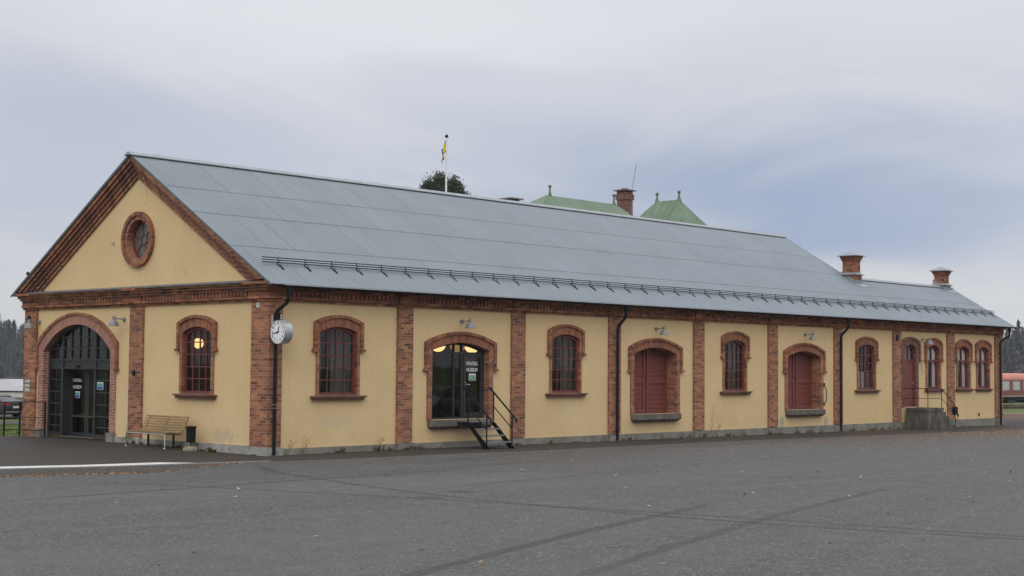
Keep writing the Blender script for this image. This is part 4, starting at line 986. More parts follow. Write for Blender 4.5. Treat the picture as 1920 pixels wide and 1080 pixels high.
mb.box(.40, .44, .4, 5.6, .1, 1.45); mb.face([(.4, 5.6, .7), (4, 5.6, .7), (4, 5.6, 3.95), (.4, 5.6, 3.95)]); mb.face([(4, 5.6, .7), (4, 3.2, .7), (4, 3.2, 3.95), (4, 5.6, 3.95)]); mb.face([(.4, .4, 3.93), (4, .4, 3.93), (4, 5.6, 3.93), (.4, 5.6, 3.93)])
mb.build('inner_wall', M['inner_wall'], st)
# pendant globes seen through the glass
def pendant(loc, r, m_, label):
    e = empty('pendant_lamp', label, 'lamp', loc, group='glowing globe lamps inside the station')
    mb = MB(); mb.lathe((0, 0, 0), [(0, -r)]+[(r*math.cos(a), r*math.sin(a)) for a in frange(-PI/2+.3, PI/2-.3, 8)]+[(0, r)], 18); mb.build('globe', M[m_], e, smooth=True)
    mb = MB(); mb.tube([(0, 0, r-.02), (0, 0, 3.92-loc[2])], .012, 6); mb.lathe((0, 0, r), [(.05, -.03), (.05, .05), (.015, .07)], 10); mb.build('cord', M['black_metal'], e)
    return e
pendant((7.55, 1.6, 2.99), .24, 'globe_light', 'yellow globe lamp at the left edge behind the glass door arch')
pendant((8.38, 1.6, 2.97), .24, 'globe_dim', 'dim amber globe added for a lamp reflection in the middle of the glass door arch')  # glowing globe added in place of a lamp's reflection in the glass
pendant((9.0, 1.6, 2.98), .25, 'globe_light', 'bright globe lamp above the waiting room lettering')
pendant((1.5, 5.22, 2.92), .15, 'globe_light', 'yellow globe lamp glowing behind the arched gable window')

# ------------------------------------------------------------------ wall lamps
def wall_lamp():
    e = empty('wall_lamp', 'x', 'lamp', group='grey wall lamps above the doors')      # local: wall plane y=0, lamp at -y
    mb = MB(); mb.lathe((0, 0, 0), [(0, -.05), (.055, -.05), (.065, -.03), (.065, 0)], 14, 'y'); mb.build('wall_plate', M['lamp_grey'], e, smooth=True)
    mb = MB(); mb.tube([(0, -.04, 0), (0, -.34, .02)], .016, 8); mb.build('arm', M['lamp_grey'], e, smooth=True)
    mb = MB(); mb.lathe((0, -.36, 0), [(0, .085), (.045, .08), (.05, -.02), (.085, -.05), (.135, -.12), (.155, -.20), (.15, -.20), (.13, -.12), (.08, -.055), (0, -.05)], 18)
    s_ = mb.build('shade', M['lamp_grey'], e, smooth=True)
    mb = MB(); mb.lathe((0, -.36, -.13), [(0, -.045), (.03, -.03), (.035, 0), (.02, .05)], 10); mb.build('bulb', M['flag_white'], s_, smooth=True)
    return e
wlp = wall_lamp(); LG = 'grey wall lamps above the doors'
wlp.location = (6.93, 0, 3.62); wlp['label'] = 'grey wall lamp above the glass door with lettering'
dup(wlp, (16.13, 0, 3.63), 0, 'grey wall lamp above the nearer red loading door', LG)
dup(wlp, (25.40, 0, 3.63), 0, 'grey wall lamp above the red loading door beside the curved iron handle', LG)
dup(wlp, (34.66, 0, 3.62), 0, 'grey wall lamp between the narrow red door and the window at the concrete steps', LG)
dup(wlp, (0, 6.70, 3.585), -PI/2, 'grey wall lamp right of the big brick entrance arch', LG)
dup(wlp, (0, 11.40, 3.57), -PI/2, 'grey wall lamp left of the big brick entrance arch', LG)

# ------------------------------------------------------------------ station clock, faces the approach along the x axis
ck = empty('station_clock', 'round double sided station clock on the brick corner pilaster', 'clock', (0, 0, 0))
cx, cy, cz, cr = -.06, -.40, 3.15, .305
mb = MB(); mb.lathe((cx, cy, cz), [(cr-.02, .0), (cr, .0), (cr, .12), (cr+.004, .12), (cr+.004, .14), (cr, .14), (cr, .26), (cr-.02, .26)], 40, 'x'); mb.build('case', M['clock_case'], ck, smooth=True)
for sgn, xf in ((-1, cx+.008), (1, cx+.252)):
    mb = MB(); mb.face([(xf, cy+(cr-.018)*math.cos(2*PI*k/40), cz+(cr-.018)*math.sin(2*PI*k/40)) for k in range(40)]); fc = mb.build('dial', M['clock_face'], ck)
    u = (0, sgn, 0); mesh_x = xf+sgn*.004
    for h in range(1, 13):
        a = 2*PI*h/12; r_ = .225
        text(str(h), .085, mface(mesh_x, cy+sgn*r_*math.sin(a), cz+r_*math.cos(a), u, (0, 0, 1)), 'numeral', M['black_metal'], fc, .002)
    def hand(ang, ln, w0, w1, back, dx):
        mb = MB(); dz, dy = math.cos(ang), sgn*math.sin(ang); pz, py = -math.sin(ang), sgn*math.cos(ang)
        P = lambda l, w_: (mesh_x+sgn*dx, cy+dy*l+py*w_, cz+dz*l+pz*w_)
        mb.face([P(-back, -w0), P(-back, w0), P(ln, w1), P(ln, -w1)]); mb.build('hand', M['black_metal'], fc)
    hand(2*PI*(12+43/60)/12, .165, .016, .013, .05, .004); hand(2*PI*43/60, .235, .012, .009, .06, .008)
mb = MB(); mb.tube([(cx+.13, cy+cr-.02, cz), (cx+.13, -.07, cz)], .035, 8); mb.box(.0, .16, -.11, -.072, cz-.14, cz+.14); mb.build('bracket', M['black_metal'], ck)
# junction tube and small white plates on the corner
mb = MB(); mb.box(.0, .028, -.10, -.072, 3.06, 3.60); jt = mb.build('cable_duct', M['white_paint'], st)
for (T, s0, s1, z0, z1, lb) in ((GAB, .34, .46, 3.79, 3.92, 0), (FAC, .22, .33, 3.49, 3.61, 0)):
    mb = MB(); bar(mb, T, s0, s1, z0, z1, -.085, -.071); bar(mb, T, (s0+s1)/2-.006, (s0+s1)/2+.006, z0+.03, z1-.03, -.088, -.086, mi=1); bar(mb, T, (s0+s1)/2-.025, (s0+s1)/2+.025, (z0+z1)/2-.004, (z0+z1)/2+.004, -.0895, -.0885, mi=1)
    mb.build('survey_plate', [M['white_paint'], M['grey_metal']], st)
mb = MB()
for z0, z1, mi in ((1.69, 1.79, 0), (1.56, 1.66, 0), (1.42, 1.53, 0)):
    bar(mb, GAB, 11.80, 12.06, z0, z1, -.09, -.071); bar(mb, GAB, 11.83, 12.03, z0+.012, z0+.045, -.094, -.091, mi=1)
tag(mb.build('pilaster_sign', [M['white_paint'], M['teal_sign']]), 'small white and teal signs on the left brick pilaster', 'sign')
# little bracket on the gable
mb = MB(); mb.tube([(0, 7.35, 5.80), (-.10, 7.40, 5.80)], .012, 5); mb.box(-.02, 0, 7.32, 7.38, 5.75, 5.84); mb.build('rope_hook', M['grey_metal'], st)

# ------------------------------------------------------------------ bench
bn = empty('park_bench', 'slatted wooden bench on bent steel legs against the gable wall', 'bench', (-.60, 4.10, gz(-.6, 4.1)+.008))
# local x: 0 front edge at -.35, towards wall +x
prof = [(-.30, .415), (-.22, .425), (-.14, .420), (-.06, .405), (.02, .395), (.10, .395), (.165, .42), (.21, .475), (.245, .54), (.275, .61), (.30, .68), (.33, .75), (.365, .815)]
def slat(mb, p0, q, y0, y1):
    (x, z), (dx, dz) = p0, q; nx, nz = -dz, dx; w_, h_ = .021, .010
    c = [(x-dx*w_-nx*h_, z-dz*w_-nz*h_), (x+dx*w_-nx*h_, z+dz*w_-nz*h_), (x+dx*w_+nx*h_, z+dz*w_+nz*h_), (x-dx*w_+nx*h_, z-dz*w_+nz*h_)]
    for i in range(4):
        a, b_ = c[i], c[(i+1) % 4]; mb.face([(a[0], y0, a[1]), (a[0], y1, a[1]), (b_[0], y1, b_[1]), (b_[0], y0, b_[1])], uv=[(0, 0), (2, 0), (2, .05), (0, .05)])
    for y in (y0, y1): mb.face([(a[0], y, a[1]) for a in c])
ms, mk = MB(), MB()
for i, p_ in enumerate(prof):
    a = prof[max(0, i-1)]; b_ = prof[min(len(prof)-1, i+1)]; l = math.hypot(b_[0]-a[0], b_[1]-a[1]); q = ((b_[0]-a[0])/l, (b_[1]-a[1])/l)
    slat(ms if i < 6 else mk, p_, q, -1.0, 1.02)
ms.build('seat', M['slat_wood'], bn); mk.build('backrest', M['slat_wood'], bn)
mb = MB()
for y in (-.95, -.05, .85): mb.tube([(x+(.012 if i > 6 else 0), y, z-.026) for i, (x, z) in enumerate(prof)], .012, 6)
mb.build('slat_iron', M['black_metal'], bn)
def leg(y, sg):
    mb = MB(); mb.tube([(-.30, y, 0), (-.30, y, .33), (-.30, y-sg*.02, .365), (-.30, y-sg*.06, .375)], .019, 8); mb.lathe((-.30, y, 0), [(0, 0), (.035, 0), (.03, .012), (.019, .02)], 10)
    return mb.build('leg', M['chrome'], bn, smooth=True)
leg(-.86, -1); leg(.98, 1)
mb = MB(); mb.tube([(-.30, -.80, .375), (-.30, .92, .375)], .019, 8)
for y in (-.7, .1, .8): mb.tube([(-.30, y, .375), (-.24, y, .395), (.02, y, .365), (.16, y, .375)], .014, 6)
mb.build('seat_frame', M['chrome'], bn, smooth=True)
for y in (.55, -.65): mb = MB(); mb.tube([(.12, y, 0), (.12, y, .37)], .03, 8); mb.build('leg', M['black_metal'], bn)
# bin on a boulder
bi_ = empty('litter_bin', 'black metal litter bin with a lid standing on a boulder beside the bench', 'bin', (-.42, 2.74, gz(-.5, 2.7)+.008))
mb = MB(); mb.lathe((0, 0, 0), [(0, .22), (.118, .22), (.122, .24), (.128, .60), (.12, .60), (.115, .3)], 22); bd = mb.build('bin_body', M['black_metal'], bi_, smooth=True)
mb = MB(); mb.lathe((0, 0, 0), [(.155, .605), (.16, .625), (.14, .64), (0, .655)], 22); mb.face([(.158*math.cos(2*PI*k/22), .158*math.sin(2*PI*k/22), .606) for k in range(22)]); mb.build('bin_lid', M['black_metal'], bi_, smooth=True)
mb = MB(); mb.tube([(0, 0, .05), (0, 0, .23)], .018, 8); mb.build('bin_post', M['black_metal'], bi_)
mb = MB(); rr = random.Random(3); bs = []
for i in range(7):
    r_, h_ = [(.20, -.02), (.205, .03), (.18, .075), (.13, .105), (.07, .12), (.03, .125), (0, .127)][i]
    bs.append([(r_*(1+.10*math.sin(3*a+i)+.06*math.sin(5*a+1))*math.cos(a)*.95, r_*(1+.08*math.cos(2*a))*math.sin(a)*1.05, h_) for a in [2*PI*k/16 for k in range(16)]])
for a, b_ in zip(bs, bs[1:]):
    for k in range(16): mb.face([a[k], a[(k+1) % 16], b_[(k+1) % 16], b_[k]])
o = mb.build('boulder', M['boulder'], smooth=True); o.location = (-.42, 2.74, gz(-.5, 2.7)+.008); tag(o, 'squat grey boulder carrying the black litter bin', 'rock')

# ------------------------------------------------------------------ metal steps to the glass door
ms_ = empty('metal_steps', 'black steel steps with grating treads up to the glass door', 'steps', (7.03, 0, gz(7, -1)+.008))
X0, X1 = -.50, .50
for sx, x in ((-1, X0), (1, X1)):
    mb = MB(); w_ = .09
    mb.face([(x, -.62, .72), (x, -.80, .72), (x, -1.60, .0), (x, -1.36, 0)][::1]); mb.face([(x+.012*sx, -.62, .72), (x+.012*sx, -.80, .72), (x+.012*sx, -1.60, .0), (x+.012*sx, -1.36, 0)])
    for (a, b_) in (((-.62, .72), (-.80, .72)), ((-.80, .72), (-1.60, 0)), ((-1.60, 0), (-1.36, 0)), ((-1.36, 0), (-.62, .72))):
        mb.face([(x, *a), (x, *b_), (x+.012*sx, *b_), (x+.012*sx, *a)])
    mb.build('stringer', M['black_metal'], ms_)
def tread(y0, y1, z, name='tread'):
    mb = MB(); mb.box(X0+.002, X1-.002, y0, y1, z-.035, z); return mb.build(name, M['grating'], ms_)
tread(-.80, -.25, .775, 'landing'); tread(-1.04, -.80, .56); tread(-1.25, -1.0, .38); tread(-1.47, -1.22, .20)
mb = MB(); mb.tube([(X0+.05, -.3, .74), (X0+.05, -.26, .6), (X0+.05, -.10, .55)], .015, 5); mb.build('wall_strut', M['black_metal'], ms_); mb = MB(); mb.tube([(X1-.05, -.3, .74), (X1-.05, -.26, .6), (X1-.05, -.10, .55)], .015, 5); mb.build('wall_strut', M['black_metal'], ms_)
for sx, x in ((-1, X0-.02), (1, X1+.02)):
    mb = MB()
    mb.tube([(x, -.50, 1.70), (x, -.58, 1.70), (x, -1.62, .83), (x, -1.62, .74)], .027, 8)
    hr = mb.build('handrail', M['black_metal'], ms_, smooth=True)
    mb = MB(); mb.tube([(x, -.72, .72), (x, -.72, 1.58)], .021, 6); mb.build('rail_post', M['black_metal'], hr)
    mb = MB(); mb.tube([(x, -1.46, .08), (x, -1.46, .96)], .021, 6); mb.build('rail_post', M['black_metal'], hr)
    mb = MB(); mb.tube([(x, -.72, 1.18), (x, -1.46, .56)], .016, 6); mb.build('middle_rail', M['black_metal'], hr)
# ------------------------------------------------------------------ concrete steps to the narrow door
zl = gz(33.5, -1)
cs = empty('concrete_steps', 'weathered concrete steps and landing at the narrow red door', 'steps', (33.0, 0, 0))
mb = MB(); yF = -1.18
mb.box(.0, 1.25, yF+.03, -.135, zl-.3, .64); mb.box(-.03, 1.28, yF, -.137, .64, .765)
mb.build('landing', M['old_concrete'], cs)
for k in range(4):
    mb = MB(); mb.box(1.251+k*.30, 1.551+k*.30, yF+.05, -.139, zl-.3, .59-k*.19); mb.build('step', M['old_concrete'], cs)
mb = MB(); r_ = .017
mb.tube([(-.0, -.0, 1.57), (-.0, yF+.06, 1.57), (1.20, yF+.06, 1.57), (2.45, yF+.08, .83)], r_, 6); hr = mb.build('handrail', M['black_metal'], cs)
for (x, y, z0, z1) in ((.0, yF+.06, .76, 1.57), (1.20, yF+.06, .76, 1.57), (2.45, yF+.08, zl, .83)):
    mb = MB(); mb.tube([(x, y, z0), (x, y, z1)], .016, 6); mb.build('rail_post', M['black_metal'], hr)
mb = MB(); mb.tube([(0, -.05, 1.16), (0, yF+.06, 1.16), (1.20, yF+.06, 1.16), (2.45, yF+.08, .42)], .012, 6); mb.build('middle_rail', M['black_metal'], hr)
mb_ = empty('letter_box', 'black letter box hung on the lower end of the steps handrail', 'letter box', (35.42, yF+.08, .62))
mb = MB(); mb.box(-.14, .14, -.07, .05, -.17, .15); mb.face([(-.15, -.08, .15), (.15, -.08, .15), (.15, .06, .19), (-.15, .06, .19)]); mb.build('box_body', M['black_metal'], mb_)
mb = MB(); mb.tube([(.14, -.02, .05), (.22, -.02, -.10), (.20, -.02, -.32), (.05, -.02, -.42)], .014, 6); mb.build('hose', M['black_metal'], mb_)

# ------------------------------------------------------------------ fence at the left corner
fe = empty('railing', 'black steel railing running left from the entrance arch', 'fence', (-.20, 0, 0))
ys2 = [10.62, 12.12, 13.08, 14.6, 16.1, 17.6, 19.1]
for y in ys2:
    mb = MB(); mb.box(-.022, .022, y-.022, y+.022, gz(-.2, y)-.05, gz(-.2, y)+1.08); mb.build('post', M['black_metal'], fe)
for h, r_ in ((1.07, .018), (.60, .011), (.21, .018)):
    mb = MB(); mb.tube([(0, y, gz(-.2, y)+h) for y in ys2], r_, 6); mb.build('rail', M['black_metal'], fe)

# ------------------------------------------------------------------ weeds, stalks, leaves, manholes
rr = random.Random(11); mb = MB()
def tuft(x, y, z, h, n, sp=.06, lean=-.03):
    for _ in range(n):
        a = rr.uniform(0, 2*PI); r_ = rr.uniform(0, sp); bx, by = x+r_*math.cos(a), y-abs(r_*math.sin(a))*.6; hh = h*rr.uniform(.4, 1); w_ = rr.uniform(.006, .016)
        tx, ty = bx+rr.uniform(-1, 1)*hh*.5, by+lean+rr.uniform(-1, .3)*hh*.4; dx, dy = math.cos(a)*w_, math.sin(a)*w_
        mb.face([(bx-dx, by-dy, z), (bx+dx, by+dy, z), (lerp(bx, tx, .6)+dx*1.4, lerp(by, ty, .6)+dy, z+hh*.7), (tx, ty, z+hh), (lerp(bx, tx, .6)-dx*1.4, lerp(by, ty, .6)-dy, z+hh*.7)])
for _ in range(85):
    x = rr.choice([rr.uniform(.5, 41.5), rr.uniform(2, 8), rr.uniform(13, 33)])
    if 6.3 < x < 7.7 or 33 < x < 35: continue
    tuft(x, -.16 if any(a < x < b_ for a, b_ in PILW) else -.07, gz(x, 0)-.0, rr.choice([.04, .06, .09, .16]), rr.randint(3, 10), rr.uniform(.04, .16))
for x, h in ((3.66, .26), (4.7, .16), (4.95, .16), (9.2, .12), (11.9, .1), (14.3, .14), (22.9, .2), (24.6, .2), (28.7, .22), (31.0, .18), (31.6, .2), (32.3, .25), (30.2, .15), (35.6, .3), (35.9, .25), (36.4, .2)): tuft(x, -.10, gz(x, 0), h*.8, 20, .2)
for _ in range(22): tuft(-.10 if rr.random() < .6 else -.18, rr.uniform(1.2, 6.2), gz(-.1, 3)+.0, rr.choice([.05, .08, .12]), rr.randint(6, 20), .10)
for x, y, h in ((-.25, 2.25, .16), (-.3, 1.95, .14), (-.5, 2.92, .10), (-.38, 2.45, .12), (-.2, .35, .08), (-.16, 5.9, .16), (-.16, 6.2, .14)): tuft(x, y, gz(x, y), h*.8, 16, .12)
for _ in range(60):
    x = rr.uniform(40, 60); 
tag(mb.build('weeds', M['weed']), 'low green and brown weeds growing along the foot of the walls', 'weeds', kind='stuff')
def stalk(x, h, label, seed, y=-.12):
    r2 = random.Random(seed); mb = MB(); z = gz(x, 0); p = Vector((x, y, z)); pts = [p.copy()]
    for k in range(7): p = p+Vector((r2.uniform(-.01, .035), r2.uniform(-.012, .004), h/7)); pts.append(p.copy())
    mb.tube(pts, [.009-.0009*k for k in range(8)], 5, caps=False)
    for k in range(1, 8):
        for s in (-1, 1):
            if r2.random() < .75: e = pts[k]+Vector((s*r2.uniform(.03, .12), -.02, r2.uniform(.01, .09))); mb.tube([pts[k], e], [.005, .003], 4, caps=False); mb.face([e, e+Vector((.018, 0, .014)), e+Vector((.002, -.004, .035)), e+Vector((-.016, 0, .014))])
    tag(mb.build('dry_stalk', M['dead_leaf']), label, 'weed stalk', 'dry weed stalks at the wall foot')
stalk(.56, .30, 'short dry stalk just right of the corner downpipe', 1); stalk(1.05, .42, 'dry stalk on the first yellow bay near the corner', 2); stalk(3.66, .30, 'leafy short stalk below and right of the first facade window', 5)
stalk(19.15, 1.0, 'tallest dry stalk, right of the pilaster after the nearer loading door', 3); stalk(19.5, .42, 'small dry stalk right beside the tallest one', 4)
# climbing dry twig above the concrete steps
mb = MB(); r2 = random.Random(9); p = Vector((34.62, -.03, 2.15)); pts = []
for k in range(14): pts.append(p.copy()); p = p+Vector((r2.uniform(-.05, .05), 0, .09))
mb.tube(pts, .008, 5)
for k in range(1, 14, 2): mb.tube([pts[k], pts[k]+Vector((r2.uniform(-.14, .14), 0, r2.uniform(-.05, .14)))], .006, 4)
tag(mb.build('climbing_twig', M['dead_leaf']), 'bare twig climbing the yellow wall between narrow door and window', 'climber')

mb = MB(); rr = random.Random(21)
def leaf(x, y, z, s):
    a = rr.uniform(0, 2*PI); c_, s_ = math.cos(a)*s, math.sin(a)*s; h = s*rr.uniform(.15, .7)
    mb.face([(x-c_, y-s_, z+h*.3), (x+s_*.6, y-c_*.6, z+.004), (x+c_, y+s_, z+h), (x-s_*.6, y+c_*.6, z+.006)])
def zroad(x, y): return (gz(x, y)-step(x)*sm((y-K(x)+5)/4) if y < K(x) else gz(x, y)+.004)+.004
for _ in range(1100):      # along the kerb
    x = rr.triangular(-18, -1.0, -6); y = K(x)-abs(rr.gauss(0, .10))-.02; leaf(x, y, zroad(x, y), rr.uniform(.025, .055))
for _ in range(420):       # scattered over the yard
    u = rr.random()**1.3; x = lerp(-14, 26, u)+rr.uniform(-4, 4); y = rr.uniform(-20, -3); leaf(x, y, zroad(x, y), rr.uniform(.02, .055))
for _ in range(5200):      # drift of leaves towards the far end
    x = rr.triangular(8, 50, 38); y = K(x)-abs(rr.gauss(0, 2.6))-.05*(50-x)*rr.random(); leaf(x, y, zroad(x, y), rr.uniform(.012, .038))
for _ in range(2600):
    x = rr.uniform(30, 49); y = -3.4+rr.gauss(0, .35)-(x-40)*.05 - rr.choice([0, 1.5, 3.2]); leaf(x, y, zroad(x, y), rr.uniform(.02, .045))
for _ in range(220):
    x = rr.uniform(.5, 42); y = rr.uniform(-2.4, -.15); leaf(x, y, zroad(x, y), rr.uniform(.012, .03))
for _ in range(90):
    x = rr.uniform(-6, -.3); y = rr.uniform(.0, 10); leaf(x, y, gz(x, y)+.012, rr.uniform(.012, .03))
for _ in range(500):
    x = rr.uniform(28.5, 33); y = -.18-abs(rr.gauss(0, .12)); leaf(x, y, zroad(x, y), rr.uniform(.015, .035))
tag(mb.build('fallen_leaves', M['dead_leaf']), 'brown autumn leaves scattered over the yard and along the kerb', 'leaves', kind='stuff')
noise_mat('cast_iron', (.016, .015, .015), (.032, .03, .029), 30, .7)
for (x, y, r_, lb) in ((-5.36, -11.43, .30, 'round iron manhole cover in the asphalt, the nearer to the camera'), (-3.95, -10.88, .27, 'round iron manhole cover in the asphalt, the farther and smaller')):
    mb = MB(); n = 28; z = zroad(x, y)+.002
    mb.face([(r_*math.cos(2*PI*k/n), r_*math.sin(2*PI*k/n), 0) for k in range(n)])
    o = mb.build('manhole_cover', M['cast_iron']); o.location = (x, y, z); tag(o, lb, 'manhole cover', 'manhole covers in the yard')
# grass fringe behind the forecourt
mb = MB(); rr = random.Random(5)
for _ in range(9000):
    x = rr.uniform(-8, 14); y = 13.5+rr.random()**1.5*20; z = gz(x, y)-.03; h = rr.uniform(.05, .14); a = rr.uniform(0, PI); w_ = .02
    mb.face([(x-w_*math.cos(a), y-w_*math.sin(a), z), (x+w_*math.cos(a), y+w_*math.sin(a), z), (x+rr.uniform(-.05, .05), y+rr.uniform(-.05, .05), z+h)])
tag(mb.build('grass', M['grass_blade']), 'green grass beyond the black railing', 'grass', kind='stuff')
# ------------------------------------------------------------------ cars
def loft(mb, secs, mi=0, cap=True, closed=True):
    for A, B in zip(secs, secs[1:]):
        n = len(A)
        for k in range(n if closed else n-1): mb.face([A[k], A[(k+1) % n], B[(k+1) % n], B[k]], mi=mi)
    if cap: mb.face(secs[0][::-1], mi=mi); mb.face(secs[-1], mi=mi)
def sedan(label, loc, rz, paint, group=None):
    e = empty('parked_car', label, 'car', loc, rz, group)
    mb = MB(); S_ = []
    for x, zb, zt, w in ((-2.40, .42, .80, .74), (-2.34, .30, .98, .84), (-1.95, .22, 1.07, .895), (-1.2, .2, 1.0, .91), (-.2, .19, .96, .915), (.9, .19, .955, .91), (1.45, .2, .92, .90), (2.05, .22, .80, .86), (2.3, .26, .68, .80), (2.40, .34, .58, .70)):
        h = [(w*.90, zb), (w, zb+.10), (w, lerp(zb, zt, .55)), (w*.985, zt-.13), (w*.90, zt-.02), (w*.5, zt+.015)]
        S_.append([(x, y, z) for y, z in h]+[(x, -y, z) for y, z in reversed(h)])
    loft(mb, S_); mb.build('body', M[paint], e, smooth=True)
    mb = MB(); S_ = []
    for x, z0, z1, w0, w1 in ((-1.95, 1.02, 1.06, .72, .66), (-1.5, 1.0, 1.22, .76, .62), (-1.0, .97, 1.38, .79, .59), (-.4, .95, 1.44, .80, .58), (.25, .95, 1.43, .80, .58), (.7, .94, 1.32, .80, .58), (1.3, .92, .97, .78, .70)):
        h = [(w0, z0), (w1+.02, z1-.05), (w1-.08, z1)]; S_.append([(x, y, z) for y, z in h]+[(x, -y, z) for y, z in reversed(h)])
    loft(mb, S_); mb.build('window', M['black_paint'], e, smooth=True)
    mb = MB(); S_ = []
    for x, z1, w1 in ((-1.22, 1.325, .60), (-.9, 1.41, .60), (-.35, 1.462, .59), (.3, 1.452, .59), (.62, 1.375, .585)):
        h = [(w1+.01, z1-.03), (w1-.06, z1+.012)]; S_.append([(x, y, z) for y, z in h]+[(x, -y, z) for y, z in reversed(h)])
    loft(mb, S_); mb.build('roof', M[paint], e, smooth=True)
    for x in (-1.42, 1.45):
        for s in (-1, 1):
            mb = MB(); mb.lathe((x, s*.80, .33), [(.18, .13*s), (.30, .125*s), (.33, .09*s), (.33, -.09*s), (.2, -.1*s)], 20, 'y'); wv = mb.build('wheel', M['tyre'], e, smooth=True)
            mb = MB(); mb.lathe((x, s*.80, .33), [(0, .10*s), (.06, .12*s), (.17, .09*s), (.21, .128*s)], 12, 'y'); mb.build('rim', M['rim'], wv)
    for s in (-1, 1):
        mb = MB(); mb.box(-2.415, -2.15, min(s*.52, s*.86), max(s*.52, s*.86), .80, .94); mb.build('tail_light', M['tail_red'], e)
        mb = MB(); mb.box(2.10, 2.36, min(s*.50, s*.80), max(s*.50, s*.80), .60, .72); mb.build('headlight', M['chrome'], e)
        mb = MB(); mb.box(.75, .92, min(s*.9, s*1.02), max(s*.9, s*1.02), .95, 1.07); mb.build('side_mirror', M[paint], e)
    mb = MB(); mb.box(-2.425, -2.39, -.26, .26, .62, .74); mb.build('number_plate', M['white_paint'], e)
    mb = MB(); mb.box(-2.44, -2.30, -.78, .78, .36, .41); mb.box(-2.43, -2.3, -.62, .62, .955, .975); mb.build('bumper_trim', M['chrome'], e)
    return e
sedan('black parked sedan seen from behind beyond the black railing', (21.9, 56.0, gz(21.9, 56)+.03), math.radians(101), 'black_paint')
sedan('silver car parked across the yard, mirrored in the glass door', (27.5, -21.0, gz(27.5, -21)+.004), math.radians(178), 'silver_paint')

# ------------------------------------------------------------------ red railway carriage and track
ty = 39.5; tz = gz(125, ty)-.02
mb = MB(); grid(mb, frange(60, 330, 45), lambda x: (ty-2.2, ty+2.2), 2, lambda x, y: gz(x, y)+.10)
tag(mb.build('track_bed', M['ballast']), 'brown gravel bed of the railway track', 'track bed', kind='structure')
mb = MB()
for s in (-.72, .72):
    for x0, x1 in zip(frange(60, 330, 45), frange(60, 330, 45)[1:]): mb.box(x0, x1, ty+s-.035, ty+s+.035, gz(x0, ty)+.08, gz(x0, ty)+.26)
tag(mb.build('railway_track', M['rail_steel']), 'pair of rusty rails in front of the red carriage', 'railway track', kind='structure')
tr = empty('railway_carriage', 'red railway carriage with salmon roof beyond the far end of the station', 'train carriage', (130, ty, gz(130, ty)+.26))
hl = 13.2
mb = MB(); loft(mb, [[(x, -1.45, .95), (x, -1.45, 2.75), (x, 1.45, 2.75), (x, 1.45, .95)] for x in (-hl, hl)]); mb.build('body', M['train_red'], tr)
mb = MB(); sec = [(-1.47, 2.70), (-1.46, 2.86), (-1.25, 3.15), (-.7, 3.36), (0, 3.42), (.7, 3.36), (1.25, 3.15), (1.46, 2.86), (1.47, 2.70)]
loft(mb, [[(x, y, z) for y, z in sec] for x in (-hl-.02, hl+.02)]); rf = mb.build('roof', M['train_roof'], tr, smooth=True)
for x in (-9, -4.3, 1.2, 2.3, 7): mb = MB(); mb.lathe((x, 0, 3.38), [(.10, 0), (.10, .12), (.2, .14), (.2, .2), (0, .24)], 12); mb.build('roof_vent', M['train_red'], rf)
mb = MB(); mb.box(-hl, hl, -1.475, -1.452, .93, 1.06); mb.build('stripe', M['grey_metal'], tr)
for k in range(10):
    x = -12.1+k*2.55
    mb = MB(); mb.box(x-.86, x+.86, -1.475, -1.452, 1.60, 2.60); w = mb.build('window', M['grey_metal'], tr); mb = MB(); mb.box(x-.79, x+.79, -1.487, -1.476, 1.66, 2.54); mb.build('pane', M['train_glass'], w)
mb = MB(); mb.box(-hl+.6, hl-.6, -1.1, 1.1, .55, .93); 
for x in (-2.5, 1.8): mb.box(x-.9, x+.9, -1.2, 1.2, .25, .6)
mb.build('underframe', M['tyre'], tr)
for x in (-9.2, 9.2):
    mb = MB(); mb.box(x-1.8, x+1.8, -1.15, 1.15, .35, .62)
    for dx in (-1.25, 1.25): mb.lathe((x+dx, -.76, .46), [(0, -.05), (.42, -.05), (.46, .03), (.46, .08), (0, .08)], 18, 'y'); mb.lathe((x+dx, .68, .46), [(0, 0), (.46, 0), (.42, .1), (0, .1)], 18, 'y')
    mb.build('bogie', M['tyre'], tr)

# ------------------------------------------------------------------ green-roofed station house behind
hs = empty('station_house', 'brick house with patina green hipped roofs rising behind the warehouse roof', 'building')
mb = MB(); mb.box(50, 71.0, 38.2, 47.0, -2, 10.0); mb.box(60.3, 66.2, 30.9, 38.19, -2, 10.0); mb.box(42, 49.99, 37.8, 46, -2, 8.6); mb.build('wall', M['house_wall'], hs)
def hiproof(x0, x1, y0, y1, ze, rx0, rx1, ry0, ry1, zr, sw=.0, name='roof'):
    mb = MB(); e = [(x0, y0), (x1, y0), (x1, y1), (x0, y1)]; r_ = [(rx0, ry0), (rx1, ry0), (rx1, ry1), (rx0, ry1)]
    lv = [0, .2, .45, .75, 1.0]; rings = []
    for t_ in lv:
        q = t_+sw*math.sin(PI*t_)
        rings.append([(lerp(a[0], b_[0], q), lerp(a[1], b_[1], q), lerp(ze, zr, t_)) for a, b_ in zip(e, r_)])
    for A, B in zip(rings, rings[1:]):
        for k in range(4):
            ps = [A[k], A[(k+1) % 4], B[(k+1) % 4], B[k]]; uv = [(p[0] if k % 2 == 0 else p[1], p[2]) for p in ps]
            mb.face(ps, uv=uv)
            # raised standing seams
    mb.face(rings[-1]); mb.face(rings[0][::-1])
    return mb.build(name, M['green_roof'], hs)
r1_ = hiproof(49.4, 71.6, 37.4, 47.8, 9.9, 58.0, 66.0, 42.2, 42.4, 15.0, -.02)
r2_ = hiproof(59.6, 66.9, 30.2, 40.2, 9.9, 63.2, 63.4, 34.1, 36.1, 14.55, .02)
mb = MB(); 
